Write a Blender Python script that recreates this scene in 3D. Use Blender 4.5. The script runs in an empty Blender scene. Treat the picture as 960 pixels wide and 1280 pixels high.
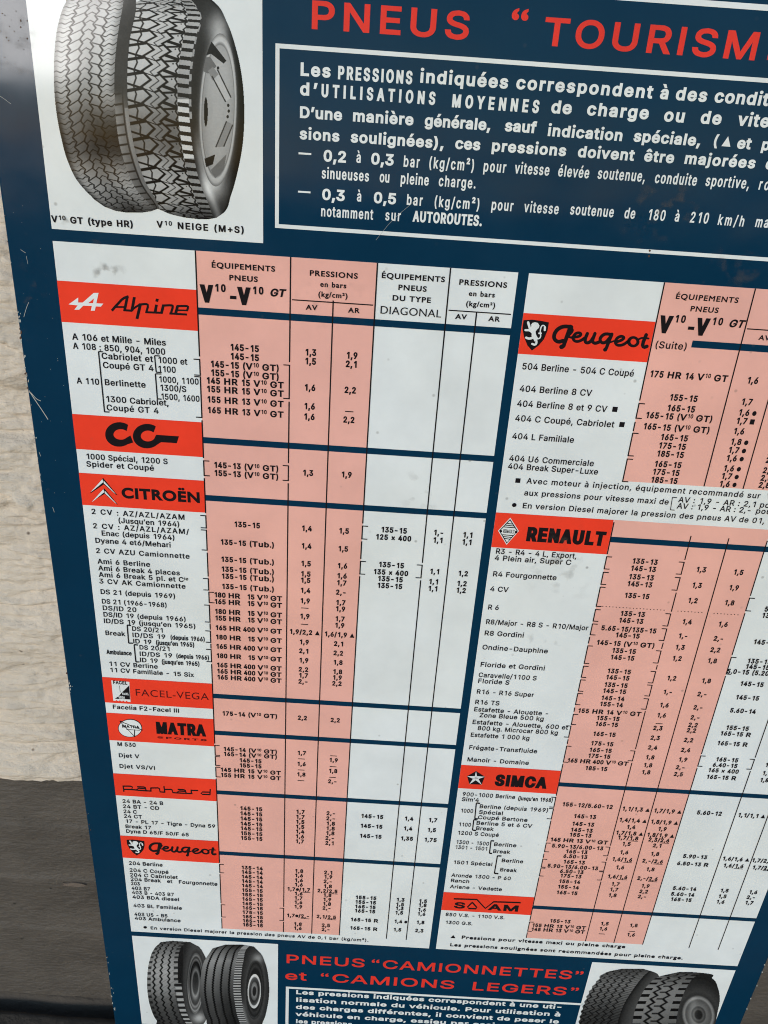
import bpy, math, random
import numpy as np
from mathutils import Matrix, Vector
from mathutils.geometry import delaunay_2d_cdt

random.seed(7)
scene = bpy.context.scene
COL = scene.collection

# ---------------------------------------------------------------- camera
# The sign face is a plane.  Its coordinates: U to the right, V downwards, one unit = 0.6 mm,
# measured from the foot of the perpendicular dropped from the lens.
K = 0.0006
FPX = 960.0                                   # focal length in photo pixels (photo 960 x 1280)
V_BASE, U_MID = 1752.0, 171.0                 # bottom edge of the sign / its middle
LEAN = math.radians(1.1)                      # the sign leans back against the wall
W = np.array([0.437643429, 0.002634197, 0.0654594321])
def _rot(w):
    th = np.linalg.norm(w); k = w / th
    M = np.array([[0, -k[2], k[1]], [k[2], 0, -k[0]], [-k[1], k[0], 0]])
    return np.eye(3) + math.sin(th) * M + (1 - math.cos(th)) * M @ M
R = _rot(W)                                   # columns: sign right, sign down, sign normal
def S(x, y):
    """photo pixel -> (U, V) on the sign"""
    s = np.stack([(np.asarray(x, float) - 480) / FPX, (np.asarray(y, float) - 640) / FPX,
                  np.ones_like(np.asarray(x, float) + np.asarray(y, float))], -1) @ R
    return s[..., 0] / s[..., 2] * 1000, s[..., 1] / s[..., 2] * 1000
def proj(u, v):
    c = R @ np.array([u / 1000, v / 1000, 1.0])
    return 480 + FPX * c[0] / c[2], 640 + FPX * c[1] / c[2]
def V_at(u, y):
    """V of the point on column U that the photo shows at pixel row y"""
    lo, hi = -400.0, 2200.0
    for _ in range(40):
        m = (lo + hi) / 2
        if proj(u, m)[1] < y: lo = m
        else: hi = m
    return (lo + hi) / 2
def loc(u, v, lift=0.0):
    return ((u - U_MID) * K, -lift, (V_BASE - v) * K)

ROOT_M = Matrix.Rotation(-LEAN, 4, 'X')
cam_data = bpy.data.cameras.new('camera')
cam = bpy.data.objects.new('camera', cam_data); COL.objects.link(cam)
def _ax(row): return Vector((R[row, 0], R[row, 2], -R[row, 1]))
cx, cy, cz = _ax(0), -_ax(1), -_ax(2)
M = Matrix.Identity(4)
for i in range(3):
    M[i][0], M[i][1], M[i][2] = cx[i], cy[i], cz[i]
M[0][3], M[1][3], M[2][3] = -U_MID * K, -0.6, V_BASE * K
cam.matrix_world = ROOT_M @ M
cam_data.sensor_fit = 'HORIZONTAL'; cam_data.sensor_width = 24.0; cam_data.lens = 24.0
cam_data.clip_start = 0.01; cam_data.clip_end = 500
cam_data.dof.use_dof = True; cam_data.dof.focus_distance = 0.64; cam_data.dof.aperture_fstop = 45.0
scene.camera = cam

# ---------------------------------------------------------------- daylight
SUN_EL, SUN_AZ = math.radians(10.5), math.radians(-25)      # azimuth: 0 = from the viewer's side, negative = from the left
world = bpy.data.worlds.new('World'); scene.world = world; world.use_nodes = True
wn = world.node_tree
sky = wn.nodes.new('ShaderNodeTexSky'); sky.sky_type = 'NISHITA'; sky.sun_disc = False
sky.sun_elevation = SUN_EL; sky.sun_rotation = math.pi - SUN_AZ
sky.dust_density = 0.1; sky.air_density = 1.0
bg = wn.nodes['Background']; bg.inputs['Strength'].default_value = 0.15
wn.links.new(sky.outputs['Color'], bg.inputs['Color'])
sun_d = bpy.data.lights.new('sun', 'SUN'); sun = bpy.data.objects.new('sun', sun_d); COL.objects.link(sun)
sun_d.energy = 1.2; sun_d.angle = math.radians(12); sun_d.color = (1.0, 0.95, 0.92)
sd = Vector((math.cos(SUN_EL) * math.sin(SUN_AZ), -math.cos(SUN_EL) * math.cos(SUN_AZ), math.sin(SUN_EL)))
sun.rotation_euler = sd.to_track_quat('Z', 'Y').to_euler(); sun.location = (-2, -3, 4)
scene.view_settings.view_transform = 'Standard'; scene.view_settings.look = 'None'
scene.view_settings.exposure = 0.33; scene.view_settings.gamma = 1.0
scene.view_settings.use_curve_mapping = False
scene.cycles.filter_width = 1.05

# ---------------------------------------------------------------- materials
def lin(c):
    return tuple((x / 255 / 12.92) if x / 255 <= 0.04045 else ((x / 255 + 0.055) / 1.055) ** 2.4 for x in c)
def enamel(name, rgb, dirt=0.35, rough=0.09, attr=None, spec=0.12):
    m = bpy.data.materials.new(name); m.use_nodes = True
    n, l = m.node_tree.nodes, m.node_tree.links
    b = n['Principled BSDF']
    b.inputs['Specular IOR Level'].default_value = spec
    tc = n.new('ShaderNodeTexCoord')
    no = n.new('ShaderNodeTexNoise'); no.inputs['Scale'].default_value = 14; no.inputs['Detail'].default_value = 7
    no.inputs['Roughness'].default_value = 0.62
    l.new(tc.outputs['Object'], no.inputs['Vector'])
    vo = n.new('ShaderNodeTexVoronoi'); vo.inputs['Scale'].default_value = 75
    l.new(tc.outputs['Object'], vo.inputs['Vector'])
    # tiny grey fly specks, only in the dirtier patches
    r1 = n.new('ShaderNodeMapRange'); r1.inputs['From Min'].default_value = 0.05; r1.inputs['From Max'].default_value = 0.13
    r1.inputs['To Min'].default_value = 1; r1.inputs['To Max'].default_value = 0
    l.new(vo.outputs['Distance'], r1.inputs['Value'])
    wn_ = n.new('ShaderNodeTexWhiteNoise'); l.new(vo.outputs['Position'], wn_.inputs['Vector'])
    r2 = n.new('ShaderNodeMapRange'); r2.inputs['From Min'].default_value = 0.72; r2.inputs['From Max'].default_value = 1.0
    l.new(wn_.outputs['Value'], r2.inputs['Value'])
    mu = n.new('ShaderNodeMath'); mu.operation = 'MULTIPLY'
    l.new(r1.outputs['Result'], mu.inputs[0]); l.new(r2.outputs['Result'], mu.inputs[1])
    mu2 = n.new('ShaderNodeMath'); mu2.operation = 'MULTIPLY'; mu2.inputs[1].default_value = dirt
    l.new(mu.outputs[0], mu2.inputs[0])
    hs = n.new('ShaderNodeMixRGB'); hs.blend_type = 'MULTIPLY'; hs.inputs['Fac'].default_value = 1
    if attr:
        at = n.new('ShaderNodeVertexColor'); at.layer_name = attr
        l.new(at.outputs['Color'], hs.inputs['Color1'])
    else:
        hs.inputs['Color1'].default_value = (*rgb, 1)
    ra = n.new('ShaderNodeMapRange'); ra.inputs['From Min'].default_value = 0.3; ra.inputs['From Max'].default_value = 0.7
    ra.inputs['To Min'].default_value = 0.90; ra.inputs['To Max'].default_value = 1.05
    l.new(no.outputs['Fac'], ra.inputs['Value'])
    l.new(ra.outputs['Result'], hs.inputs['Color2'])
    ny = n.new('ShaderNodeTexNoise'); ny.inputs['Scale'].default_value = 3.2; ny.inputs['Detail'].default_value = 5
    l.new(tc.outputs['Object'], ny.inputs['Vector'])
    ry = n.new('ShaderNodeMapRange'); ry.inputs['From Min'].default_value = .42; ry.inputs['From Max'].default_value = .72; ry.inputs['To Max'].default_value = .55
    l.new(ny.outputs['Fac'], ry.inputs['Value'])
    ye = n.new('ShaderNodeMixRGB'); ye.blend_type = 'MULTIPLY'; ye.inputs['Color2'].default_value = (1.0, .965, .87, 1)
    l.new(ry.outputs['Result'], ye.inputs['Fac']); l.new(hs.outputs['Color'], ye.inputs['Color1']); hs = ye
    mx = n.new('ShaderNodeMixRGB'); mx.inputs['Color2'].default_value = (0.16, 0.14, 0.12, 1)
    l.new(mu2.outputs[0], mx.inputs['Fac']); l.new(hs.outputs['Color'], mx.inputs['Color1'])
    l.new(mx.outputs['Color'], b.inputs['Base Color'])
    rr = n.new('ShaderNodeMapRange'); rr.inputs['From Min'].default_value = 0.35; rr.inputs['From Max'].default_value = 0.75
    rr.inputs['To Min'].default_value = rough; rr.inputs['To Max'].default_value = rough + 0.10
    l.new(no.outputs['Fac'], rr.inputs['Value']); l.new(rr.outputs['Result'], b.inputs['Roughness'])
    n2 = n.new('ShaderNodeTexNoise'); n2.inputs['Scale'].default_value = 9; n2.inputs['Detail'].default_value = 2
    l.new(tc.outputs['Object'], n2.inputs['Vector'])
    bu = n.new('ShaderNodeBump'); bu.inputs['Strength'].default_value = 0.10; bu.inputs['Distance'].default_value = 0.02
    l.new(n2.outputs['Fac'], bu.inputs['Height']); l.new(bu.outputs['Normal'], b.inputs['Normal'])
    return m
M_BLUE = enamel('blue_enamel', (0.002, 0.032, 0.073), dirt=0.12)
M_WHITE = enamel('white_enamel', (0.79, 0.825, 0.835), dirt=0.55)
M_PINK = enamel('pink_enamel', (0.87, 0.46, 0.39), dirt=0.5)
M_RED = enamel('red_enamel', (0.92, 0.057, 0.026), dirt=0.15)
M_HEAD = enamel('heading_red', (0.80, 0.045, 0.03), dirt=0.1)
M_BLACK = enamel('black_enamel', (0.012, 0.010, 0.012), dirt=0.0)
M_MAROON = enamel('dark_red_enamel', (0.10, 0.012, 0.012), dirt=0.0)
M_PHOTO = enamel('printed_halftone', None, dirt=0.15, attr='Col')
M_BARE = enamel('chipped_edge', (0.42, 0.44, 0.42), dirt=0.3, rough=0.5)
M_RUST = enamel('rusty_chip', (0.11, 0.055, 0.03), dirt=0.3, rough=0.7)

# ---------------------------------------------------------------- glyph outlines (two plain sans alphabets)
GL = {}
def _load(d):
    """outline data: alphabet, character code, advance, outlines; each outline as point steps"""
    i = 0
    while i < len(d):
        k = 'HG'[d[i]]; code, adv, n = d[i + 1:i + 4]; i += 4
        cs = []
        for _ in range(n):
            m = d[i]; i += 1
            a = np.cumsum(np.array(d[i:i + 2 * m], float).reshape(-1, 2), 0); i += 2 * m
            cs.append(a if k == 'G' else a[::-1])           # outer outlines counter-clockwise
        GL[k, chr(code)] = (adv, cs)
GLYPHS = [
0,65,192,2,12,7,0,74,203,29,0,75,-203,-27,0,-43,121,-9,28,-13,42,5,0,-13,-43,-9,-27,-42,-121,4,44,57,0,22,104,0,0,-22,0,66,182,3,30,24,0,0,203,72,0,14,0,11,-3,11,-4,8,-5,7,
-7,5,-7,4,-9,2,-9,1,-9,-4,-22,-12,-14,-17,-7,0,-2,19,-7,16,-17,3,-8,2,-8,1,-11,-1,-9,-2,-10,-4,-8,-6,-8,-7,-6,-9,-6,-11,-4,-13,-2,-15,-1,12,50,23,48,0,14,1,12,3,8,5,6,6,3,
8,1,9,-5,19,-15,13,-23,5,-49,0,12,50,114,45,0,20,4,14,13,5,18,-1,8,-3,8,-5,7,-7,5,-10,3,-12,1,-46,0,0,67,204,1,54,107,-3,-17,2,-16,4,-14,7,-13,10,-10,12,-9,14,-7,17,-4,18,
-1,21,1,20,4,19,7,16,9,15,10,12,13,9,14,8,16,4,17,1,29,-4,25,-14,18,-21,10,-28,-26,0,-7,19,-13,13,-17,9,-19,2,-12,-1,-11,-3,-11,-5,-9,-7,-8,-9,-6,-11,-5,-13,-3,-15,-1,-16,
1,-17,3,-14,5,-13,7,-11,7,-9,10,-7,10,-6,11,-3,12,-1,19,3,17,8,13,14,7,18,26,0,-10,-28,-18,-21,-25,-13,0,68,201,2,42,88,0,-50,0,0,23,48,0,16,1,13,3,12,5,10,8,8,9,7,11,4,12,
3,14,1,16,-1,16,-3,14,-4,12,-7,11,-7,9,-10,7,-12,5,-13,4,-15,1,-51,0,0,22,53,0,19,-1,17,-4,15,-7,13,-9,11,-12,8,-14,7,-16,3,-18,2,-20,-2,-20,-3,-18,-7,-17,-8,-14,-11,-11,-14,
-10,-15,-7,-18,-4,4,50,203,0,-203,-26,0,0,203,0,69,167,1,12,24,0,0,203,125,0,0,-22,-99,0,0,-67,92,0,0,-23,-92,0,0,-68,100,0,0,-23,0,70,164,1,10,24,0,0,203,124,0,0,-22,-98,
0,0,-70,88,0,0,-23,-88,0,0,-88,0,71,208,1,68,107,-3,-17,2,-16,4,-14,7,-13,10,-11,12,-8,14,-7,17,-4,18,-1,21,1,20,4,19,7,16,8,15,11,12,13,9,14,8,15,4,17,1,30,-5,25,-13,19,-21,
10,-28,-27,0,-8,18,-13,14,-16,8,-20,3,-12,-1,-11,-3,-10,-5,-9,-7,-8,-9,-6,-11,-5,-13,-3,-15,-1,-16,1,-17,3,-14,5,-13,7,-11,7,-9,10,-7,10,-6,11,-3,12,-1,12,1,10,2,9,4,8,6,7,
7,5,8,5,10,2,10,1,12,8,-1,-61,0,0,22,78,0,0,-22,-1,-16,-4,-15,-6,-13,-8,-11,-10,-10,-11,-7,-14,-6,-14,-4,0,72,207,1,12,24,0,0,203,26,0,0,-87,107,0,0,87,26,0,0,-203,-26,0,0,
93,-107,0,0,-93,0,73,120,1,12,12,0,0,23,35,0,0,158,-35,0,0,22,96,0,0,-22,-35,0,0,-158,35,0,0,-23,0,74,159,1,30,74,-3,-17,2,-14,5,-13,9,-9,12,-6,15,-2,18,0,11,26,0,0,-11,1,
-11,3,-10,6,-7,7,-6,8,-3,10,-1,10,1,8,3,7,6,5,7,4,10,1,11,0,145,26,0,0,-145,-2,-18,-6,-15,-9,-12,-13,-9,-14,-5,0,75,187,3,9,42,58,0,28,14,18,14,17,15,17,60,65,34,0,-87,-93,
-1,0,7,24,0,0,203,26,0,0,-69,0,-44,0,-13,0,-77,4,149,0,-74,104,16,20,88,-124,0,76,157,1,6,24,0,0,203,26,0,0,-180,94,0,0,-23,0,77,251,1,40,24,0,0,203,37,0,50,-128,4,-11,5,-15,
5,-15,4,-14,-6,0,4,13,5,15,5,15,4,12,50,128,36,0,0,-203,-25,0,0,116,0,15,0,16,0,18,1,18,2,0,-6,-19,-6,-19,-6,-16,-5,-13,-45,-116,-23,0,-46,116,-4,12,-6,16,-6,19,-7,20,3,0,
0,-17,0,-17,1,-18,0,-15,0,-116,0,78,209,1,24,24,0,0,203,30,0,83,-130,8,-13,10,-17,11,-21,-4,-1,-2,22,0,20,0,15,0,125,25,0,0,-203,-30,0,-74,116,-10,16,-12,20,-16,29,5,0,1,-28,
1,-22,0,-15,0,-116,0,79,213,2,36,107,-3,-17,2,-16,4,-14,7,-12,10,-11,12,-9,14,-7,17,-4,18,-1,21,1,20,4,19,7,16,9,15,11,12,12,9,14,8,16,4,17,1,17,-1,15,-4,14,-8,13,-9,11,-12,
9,-15,6,-16,4,-19,1,-20,-1,-21,-4,-18,-6,-17,-9,-14,-11,-12,-13,-10,-14,-7,-15,-4,36,107,21,12,1,11,3,10,5,9,8,8,9,6,11,5,13,3,14,1,17,-1,16,-3,15,-5,13,-6,11,-8,9,-9,7,-10,
5,-11,3,-12,1,-12,-1,-11,-3,-10,-5,-10,-7,-7,-9,-7,-11,-5,-13,-3,-15,-1,-16,1,-17,3,-14,5,-13,7,-11,7,-9,10,-8,10,-5,11,-3,0,80,178,1,36,24,0,0,203,70,0,15,0,13,-3,11,-5,9,
-6,8,-8,6,-9,4,-10,3,-11,0,-12,0,-12,-3,-11,-4,-10,-6,-9,-8,-8,-9,-6,-11,-5,-13,-3,-15,-1,-50,0,0,23,49,0,26,5,6,5,5,5,3,5,5,22,-5,22,-3,5,-5,5,-6,4,-26,6,-43,0,0,-181,0,81,
213,3,8,98,64,27,0,23,-30,5,-8,34,-45,-27,0,-22,30,-6,7,36,107,-3,-17,2,-16,4,-14,7,-12,10,-11,12,-9,14,-7,17,-4,18,-1,21,1,20,4,19,7,16,9,15,11,12,12,9,14,8,16,4,17,1,17,
-1,15,-4,14,-8,13,-9,11,-12,9,-15,6,-16,4,-19,1,-20,-1,-21,-4,-18,-6,-17,-9,-14,-11,-12,-13,-10,-14,-7,-15,-4,36,107,21,12,1,11,3,10,5,9,8,8,9,6,11,5,13,3,14,1,17,-1,16,-3,
15,-5,13,-6,11,-8,9,-9,7,-10,5,-11,3,-12,1,-12,-1,-11,-3,-10,-5,-10,-7,-7,-9,-7,-11,-5,-13,-3,-15,-1,-16,1,-17,3,-14,5,-13,7,-11,7,-9,10,-8,10,-5,11,-3,0,82,180,2,36,24,0,
0,203,70,0,15,0,13,-3,11,-5,10,-6,7,-7,6,-9,4,-10,3,-10,1,-12,-1,-12,-3,-11,-4,-9,-6,-9,-7,-7,-10,-6,-11,-4,-13,-3,-15,-1,-55,0,0,23,54,0,26,5,6,3,5,5,3,5,5,21,-5,21,-3,5,
-5,5,-6,4,-26,5,-43,0,0,-181,4,141,0,-49,92,29,0,50,-92,0,83,179,1,75,89,-4,-38,8,-10,5,-9,7,-6,8,-6,9,-3,10,-2,12,27,0,1,-8,3,-6,3,-6,18,-12,22,-3,25,4,18,13,3,5,2,7,1,7,
0,6,-2,5,-3,5,-15,10,-20,7,-25,7,-15,5,-13,7,-11,8,-7,9,-5,11,-1,13,1,11,3,10,5,9,7,8,8,7,10,5,36,7,35,-7,10,-5,8,-7,7,-8,5,-8,3,-10,1,-10,-25,0,-2,10,-5,8,-7,6,-9,5,-10,2,
-12,1,-23,-4,-16,-12,-3,-5,-1,-6,-1,-6,1,-6,2,-6,3,-5,16,-10,17,-6,21,-5,19,-7,18,-10,15,-16,5,-24,-1,-10,-3,-10,-4,-10,-7,-8,-9,-7,-10,-6,-11,-4,-14,-3,0,84,179,1,8,13,181,
0,22,154,0,0,-22,-64,0,0,-181,-26,0,0,181,0,85,207,1,40,104,-3,-16,1,-14,3,-12,5,-11,7,-10,9,-7,10,-6,11,-3,13,-1,13,0,134,26,0,0,-132,0,-9,3,-9,3,-8,5,-7,6,-6,8,-5,8,-3,10,
-3,11,0,10,0,10,3,8,3,8,5,6,6,5,7,6,26,0,132,26,0,0,-134,-1,-13,-4,-13,-5,-11,-7,-10,-10,-9,-11,-7,-12,-5,-14,-3,0,86,192,1,12,82,0,-75,203,27,0,43,-121,9,-27,13,-43,-5,0,
13,43,9,27,42,121,27,0,-74,-203,0,87,274,1,32,62,0,-55,203,26,0,32,-125,5,-20,5,-21,4,-21,-3,0,4,21,5,21,5,20,32,125,30,0,33,-125,5,-20,4,-21,5,-21,-4,0,5,21,4,21,5,20,32,
125,27,0,-56,-203,-30,0,-35,129,-6,28,-7,33,6,0,-6,-32,-7,-29,-35,-129,0,88,190,1,28,7,0,80,114,0,-19,-75,108,30,0,29,-43,11,-16,7,-12,8,-15,-4,0,8,14,8,13,10,16,30,43,29,
0,-74,-107,0,19,78,-115,-29,0,-36,52,-10,14,-7,12,-8,14,6,0,-8,-13,-8,-13,-9,-14,-36,-52,0,89,189,1,14,81,0,0,83,-74,120,29,0,41,-65,12,-21,11,-25,-11,0,11,25,12,21,40,65,
30,0,-75,-120,0,-83,0,90,175,1,20,17,0,0,19,92,135,13,18,14,18,3,-8,-25,-1,-25,0,-73,0,0,22,143,0,0,-18,-92,-134,-13,-19,-15,-19,-3,9,25,1,25,0,74,0,0,-23,0,97,156,2,38,64,
-3,-26,5,-8,4,-6,5,-5,7,-4,7,-2,9,-1,9,5,21,14,13,19,7,21,4,22,3,13,3,2,2,2,3,0,3,0,1,-3,16,-11,10,-18,3,-18,-3,-13,-9,-7,-10,-24,6,15,22,22,12,25,4,18,-2,18,-8,15,-16,6,-27,
0,-101,-24,0,0,21,-2,0,-8,-11,-15,-10,16,68,18,23,5,14,14,5,18,0,21,-6,-3,-11,-3,-13,-2,-10,-1,-16,-4,-13,-7,-2,-4,-2,-5,0,-5,4,-13,11,-8,0,98,170,2,31,92,-3,-23,5,-14,10,
-8,11,-2,0,0,-23,-24,0,0,203,24,0,0,-75,2,0,8,10,14,11,23,5,12,-1,11,-3,10,-6,9,-7,8,-9,6,-11,4,-12,3,-14,1,-15,-1,-16,-3,-14,-4,-12,-6,-11,-8,-9,-9,-8,-10,-5,-11,-3,28,88,
19,9,1,8,2,7,4,6,6,5,7,3,8,5,29,-5,28,-3,8,-5,7,-6,6,-7,4,-8,2,-9,1,-9,-1,-8,-2,-7,-4,-5,-6,-5,-6,-4,-8,-5,-29,5,-30,4,-8,5,-7,6,-5,7,-4,7,-2,0,99,158,1,50,83,-3,-13,1,-12,
3,-11,6,-10,7,-8,9,-7,11,-4,12,-3,14,-1,15,1,15,3,14,4,12,7,11,8,10,10,7,11,5,12,4,13,1,21,-3,18,-9,14,-13,9,-18,-24,-6,-5,11,-8,8,-11,6,-14,2,-10,-1,-8,-3,-7,-4,-6,-6,-5,
-7,-4,-8,-4,-28,4,-28,4,-8,5,-7,6,-6,7,-4,8,-3,10,0,14,2,11,5,9,9,5,12,23,-6,-9,-19,-14,-13,-18,-9,0,100,170,2,31,78,-3,-12,1,-11,3,-10,5,-9,8,-8,9,-6,11,-5,12,-2,14,-1,16,
1,15,2,14,5,12,6,11,8,9,9,7,10,6,11,3,12,1,23,-5,14,-11,7,-10,2,0,0,75,25,0,0,-203,-24,0,0,23,-2,0,-8,-11,-14,-10,28,82,19,9,1,7,2,7,4,6,5,5,7,4,8,5,30,-5,29,-4,8,-5,6,-6,
6,-7,4,-7,2,-9,1,-9,-1,-8,-2,-7,-4,-6,-6,-5,-7,-4,-8,-4,-28,4,-29,4,-8,5,-7,6,-6,7,-4,8,-2,0,101,162,1,54,85,-3,-14,1,-13,3,-11,6,-10,7,-8,9,-7,11,-5,12,-2,14,-1,15,1,15,2,
13,5,13,7,11,8,9,9,8,11,5,12,4,13,1,24,-4,22,-14,15,-23,5,-35,0,-10,-118,0,0,20,105,0,-11,-7,-5,26,-4,8,-4,6,-6,5,-7,3,-7,2,-9,1,-9,-1,-8,-2,-6,-4,-15,-17,-6,-24,0,-13,6,-29,
5,-7,5,-6,6,-4,8,-4,8,-2,9,-1,16,3,13,8,8,13,24,-6,-12,-20,-21,-14,0,102,101,2,4,91,152,0,-21,-88,0,0,21,19,32,0,0,173,1,8,2,7,3,6,16,14,21,4,14,-1,8,-3,-6,-21,-5,2,-8,1,-7,
-1,-5,-2,-4,-3,-3,-4,-2,-6,0,-7,0,-167,0,103,170,2,50,83,-60,-29,4,-21,12,-13,16,21,12,8,-10,13,-9,21,-4,11,1,10,3,9,5,6,7,4,9,2,12,0,29,-3,0,-7,-10,-14,-11,-23,-4,-12,1,-11,
3,-10,5,-9,6,-8,9,-6,10,-5,12,-2,13,-1,15,1,15,2,14,5,12,6,11,8,9,9,7,10,6,11,3,12,1,23,-5,14,-11,8,-10,2,0,0,24,24,0,0,-156,-1,-12,-3,-11,-5,-9,-6,-8,-8,-6,-10,-4,28,82,24,
9,0,8,2,6,4,6,5,5,6,4,7,5,29,-5,29,-4,7,-5,7,-5,5,-7,4,-8,2,-9,1,-9,-1,-8,-2,-7,-4,-6,-6,-5,-6,-4,-8,-4,-28,4,-28,4,-7,5,-7,6,-5,7,-3,8,-3,0,104,164,1,31,45,91,0,-91,-24,0,
0,203,24,0,0,-88,-4,0,5,13,7,10,8,7,9,5,10,3,11,1,27,-7,7,-5,6,-6,5,-8,4,-9,2,-11,1,-12,0,-96,-25,0,0,94,-1,11,-3,9,-5,8,-7,5,-8,4,-10,1,-20,-5,-13,-14,0,105,67,2,4,21,0,0,
152,24,0,0,-152,24,33,177,-4,1,-4,1,-3,3,-3,3,-2,4,0,4,0,5,2,3,3,4,3,2,4,2,4,0,5,0,4,-2,4,-2,2,-4,2,-3,1,-5,-1,-4,-2,-4,-2,-3,-4,-3,-4,-1,0,106,67,2,17,21,152,24,0,0,-164,
-4,-24,-4,-6,-5,-6,-6,-4,-24,-5,-6,0,0,22,5,0,6,1,5,2,4,3,3,5,1,6,1,6,24,33,177,-4,1,-4,1,-4,3,-2,3,-2,4,-1,4,1,5,2,3,2,4,4,2,4,2,4,0,5,0,4,-2,3,-2,3,-4,2,-3,0,-5,0,-4,-2,
-4,-3,-3,-3,-3,-4,-1,0,107,152,3,7,44,55,0,30,4,0,66,67,30,0,-70,-72,-3,0,4,21,0,0,203,24,0,0,-203,4,118,0,-59,74,17,17,73,-91,0,108,76,1,18,56,-1,-11,1,-9,3,-6,5,-5,7,-3,
8,-1,11,0,169,24,0,0,-164,3,-14,2,-2,4,-2,4,0,6,0,4,1,4,-21,-7,-1,0,109,244,1,50,21,0,0,152,24,0,0,-34,-2,0,10,20,16,12,19,4,10,-1,9,-3,8,-6,6,-7,5,-9,2,-10,-3,0,10,19,17,
13,23,4,24,-5,7,-5,5,-6,5,-7,4,-8,2,-10,1,-11,0,-102,-25,0,0,101,-1,10,-3,8,-5,6,-7,4,-7,2,-8,1,-17,-4,-12,-12,-4,-17,0,-99,-24,0,0,104,-1,8,-3,7,-5,5,-6,5,-7,2,-8,1,-17,-4,
-13,-12,-5,-21,0,-95,0,110,164,1,31,45,91,0,-91,-24,0,0,152,24,0,0,-37,-4,0,5,13,7,10,8,7,9,5,10,3,11,1,27,-7,7,-5,6,-6,5,-8,4,-9,2,-11,1,-12,0,-96,-25,0,0,94,-1,11,-3,9,-5,
8,-7,5,-8,4,-10,1,-20,-5,-13,-14,0,111,166,2,36,83,-3,-13,1,-12,3,-11,6,-10,7,-8,9,-7,11,-4,12,-3,14,-1,15,1,15,3,14,4,12,7,11,8,10,10,7,11,5,12,4,13,1,13,-1,12,-4,11,-5,10,
-7,8,-10,7,-11,5,-12,2,-14,1,-15,-1,-15,-2,-14,-5,-12,-7,-11,-8,-9,-10,-7,-11,-6,-12,-3,28,83,19,9,0,9,3,7,4,6,6,5,7,4,8,5,28,-5,28,-4,8,-5,7,-6,6,-7,4,-9,3,-9,1,-10,-1,-8,
-3,-7,-4,-6,-6,-5,-7,-4,-8,-4,-28,4,-28,4,-8,5,-7,6,-6,7,-4,8,-3,0,112,170,2,31,21,-57,0,209,24,0,0,-24,2,0,8,10,14,11,23,5,12,-1,11,-3,10,-6,9,-7,8,-9,6,-11,4,-12,3,-14,1,
-15,-1,-16,-3,-14,-4,-12,-6,-11,-8,-9,-9,-8,-10,-5,-11,-3,-12,-1,-23,5,-14,10,-8,11,-2,0,0,-80,28,88,19,9,1,8,2,7,4,6,6,5,7,3,8,5,29,-5,28,-3,8,-5,7,-6,6,-7,4,-8,2,-9,1,-9,
-1,-8,-2,-7,-4,-5,-6,-5,-6,-4,-8,-5,-29,5,-30,4,-8,5,-7,6,-5,7,-4,7,-2,0,113,170,2,31,149,-57,-25,0,0,80,-2,0,-7,-11,-14,-10,-23,-5,-12,1,-11,3,-10,5,-9,8,-8,9,-6,11,-5,12,
-2,14,-1,16,1,15,2,14,5,12,6,11,8,9,9,7,10,6,11,3,12,1,23,-5,14,-11,8,-10,2,0,0,24,24,0,28,82,19,9,1,7,2,7,4,6,5,5,7,4,8,5,30,-5,29,-4,8,-5,6,-6,6,-7,4,-7,2,-9,1,-9,-1,-8,
-2,-7,-4,-6,-6,-5,-7,-4,-8,-4,-28,4,-29,4,-8,5,-7,6,-6,7,-4,8,-2,0,114,104,1,20,21,0,0,152,24,0,0,-24,1,0,4,8,5,6,6,5,7,4,8,2,9,1,7,0,5,-1,0,-24,-5,1,-9,0,-19,-4,-14,-13,-5,
-18,0,-95,0,115,146,1,64,73,-3,-28,4,-20,14,-11,23,24,5,2,-8,4,-6,6,-5,6,-3,8,-2,9,-1,9,1,9,2,7,4,5,5,3,5,1,6,0,5,-2,4,-3,4,-17,8,-25,6,-13,4,-10,5,-8,6,-6,8,-3,9,-1,10,1,
8,2,8,4,7,20,15,29,6,27,-5,18,-13,10,-20,-23,-5,-10,15,-6,4,-7,2,-9,1,-9,-1,-7,-2,-7,-3,-5,-5,-3,-5,-1,-6,1,-5,2,-5,4,-4,19,-8,23,-5,12,-4,11,-5,7,-6,6,-8,3,-9,1,-9,0,-9,-3,
-8,-4,-7,-6,-7,-7,-5,-8,-4,0,116,91,2,4,82,152,0,-21,-79,0,0,21,20,26,188,24,0,0,-149,1,-6,1,-5,2,-3,4,-3,4,-2,6,0,6,0,7,1,4,-20,-8,-2,-10,-1,-12,1,-10,4,-8,6,-6,7,-4,10,-1,
11,0,117,164,1,31,73,-2,-27,6,-7,5,-6,7,-5,7,-4,10,-2,10,-1,13,0,96,24,0,0,-94,2,-11,3,-10,5,-7,7,-6,8,-3,10,-1,20,5,13,14,5,22,0,91,25,0,0,-152,-24,0,0,37,4,0,-5,-13,-7,-10,
-8,-7,-9,-5,-10,-3,0,118,156,1,12,65,0,-58,152,27,0,32,-90,9,-27,7,-27,-8,0,7,27,9,27,32,90,27,0,-58,-152,0,119,227,1,30,55,0,-46,152,26,0,18,-67,9,-30,8,-38,-4,0,8,37,8,31,
19,67,26,0,18,-67,8,-31,8,-37,-4,0,8,37,8,31,19,67,26,0,-46,-152,-25,0,-19,69,-6,21,-6,22,-5,23,5,0,-5,-23,-6,-22,-6,-21,-20,-69,0,120,151,1,24,8,0,61,87,-1,-19,-57,84,29,
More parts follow.
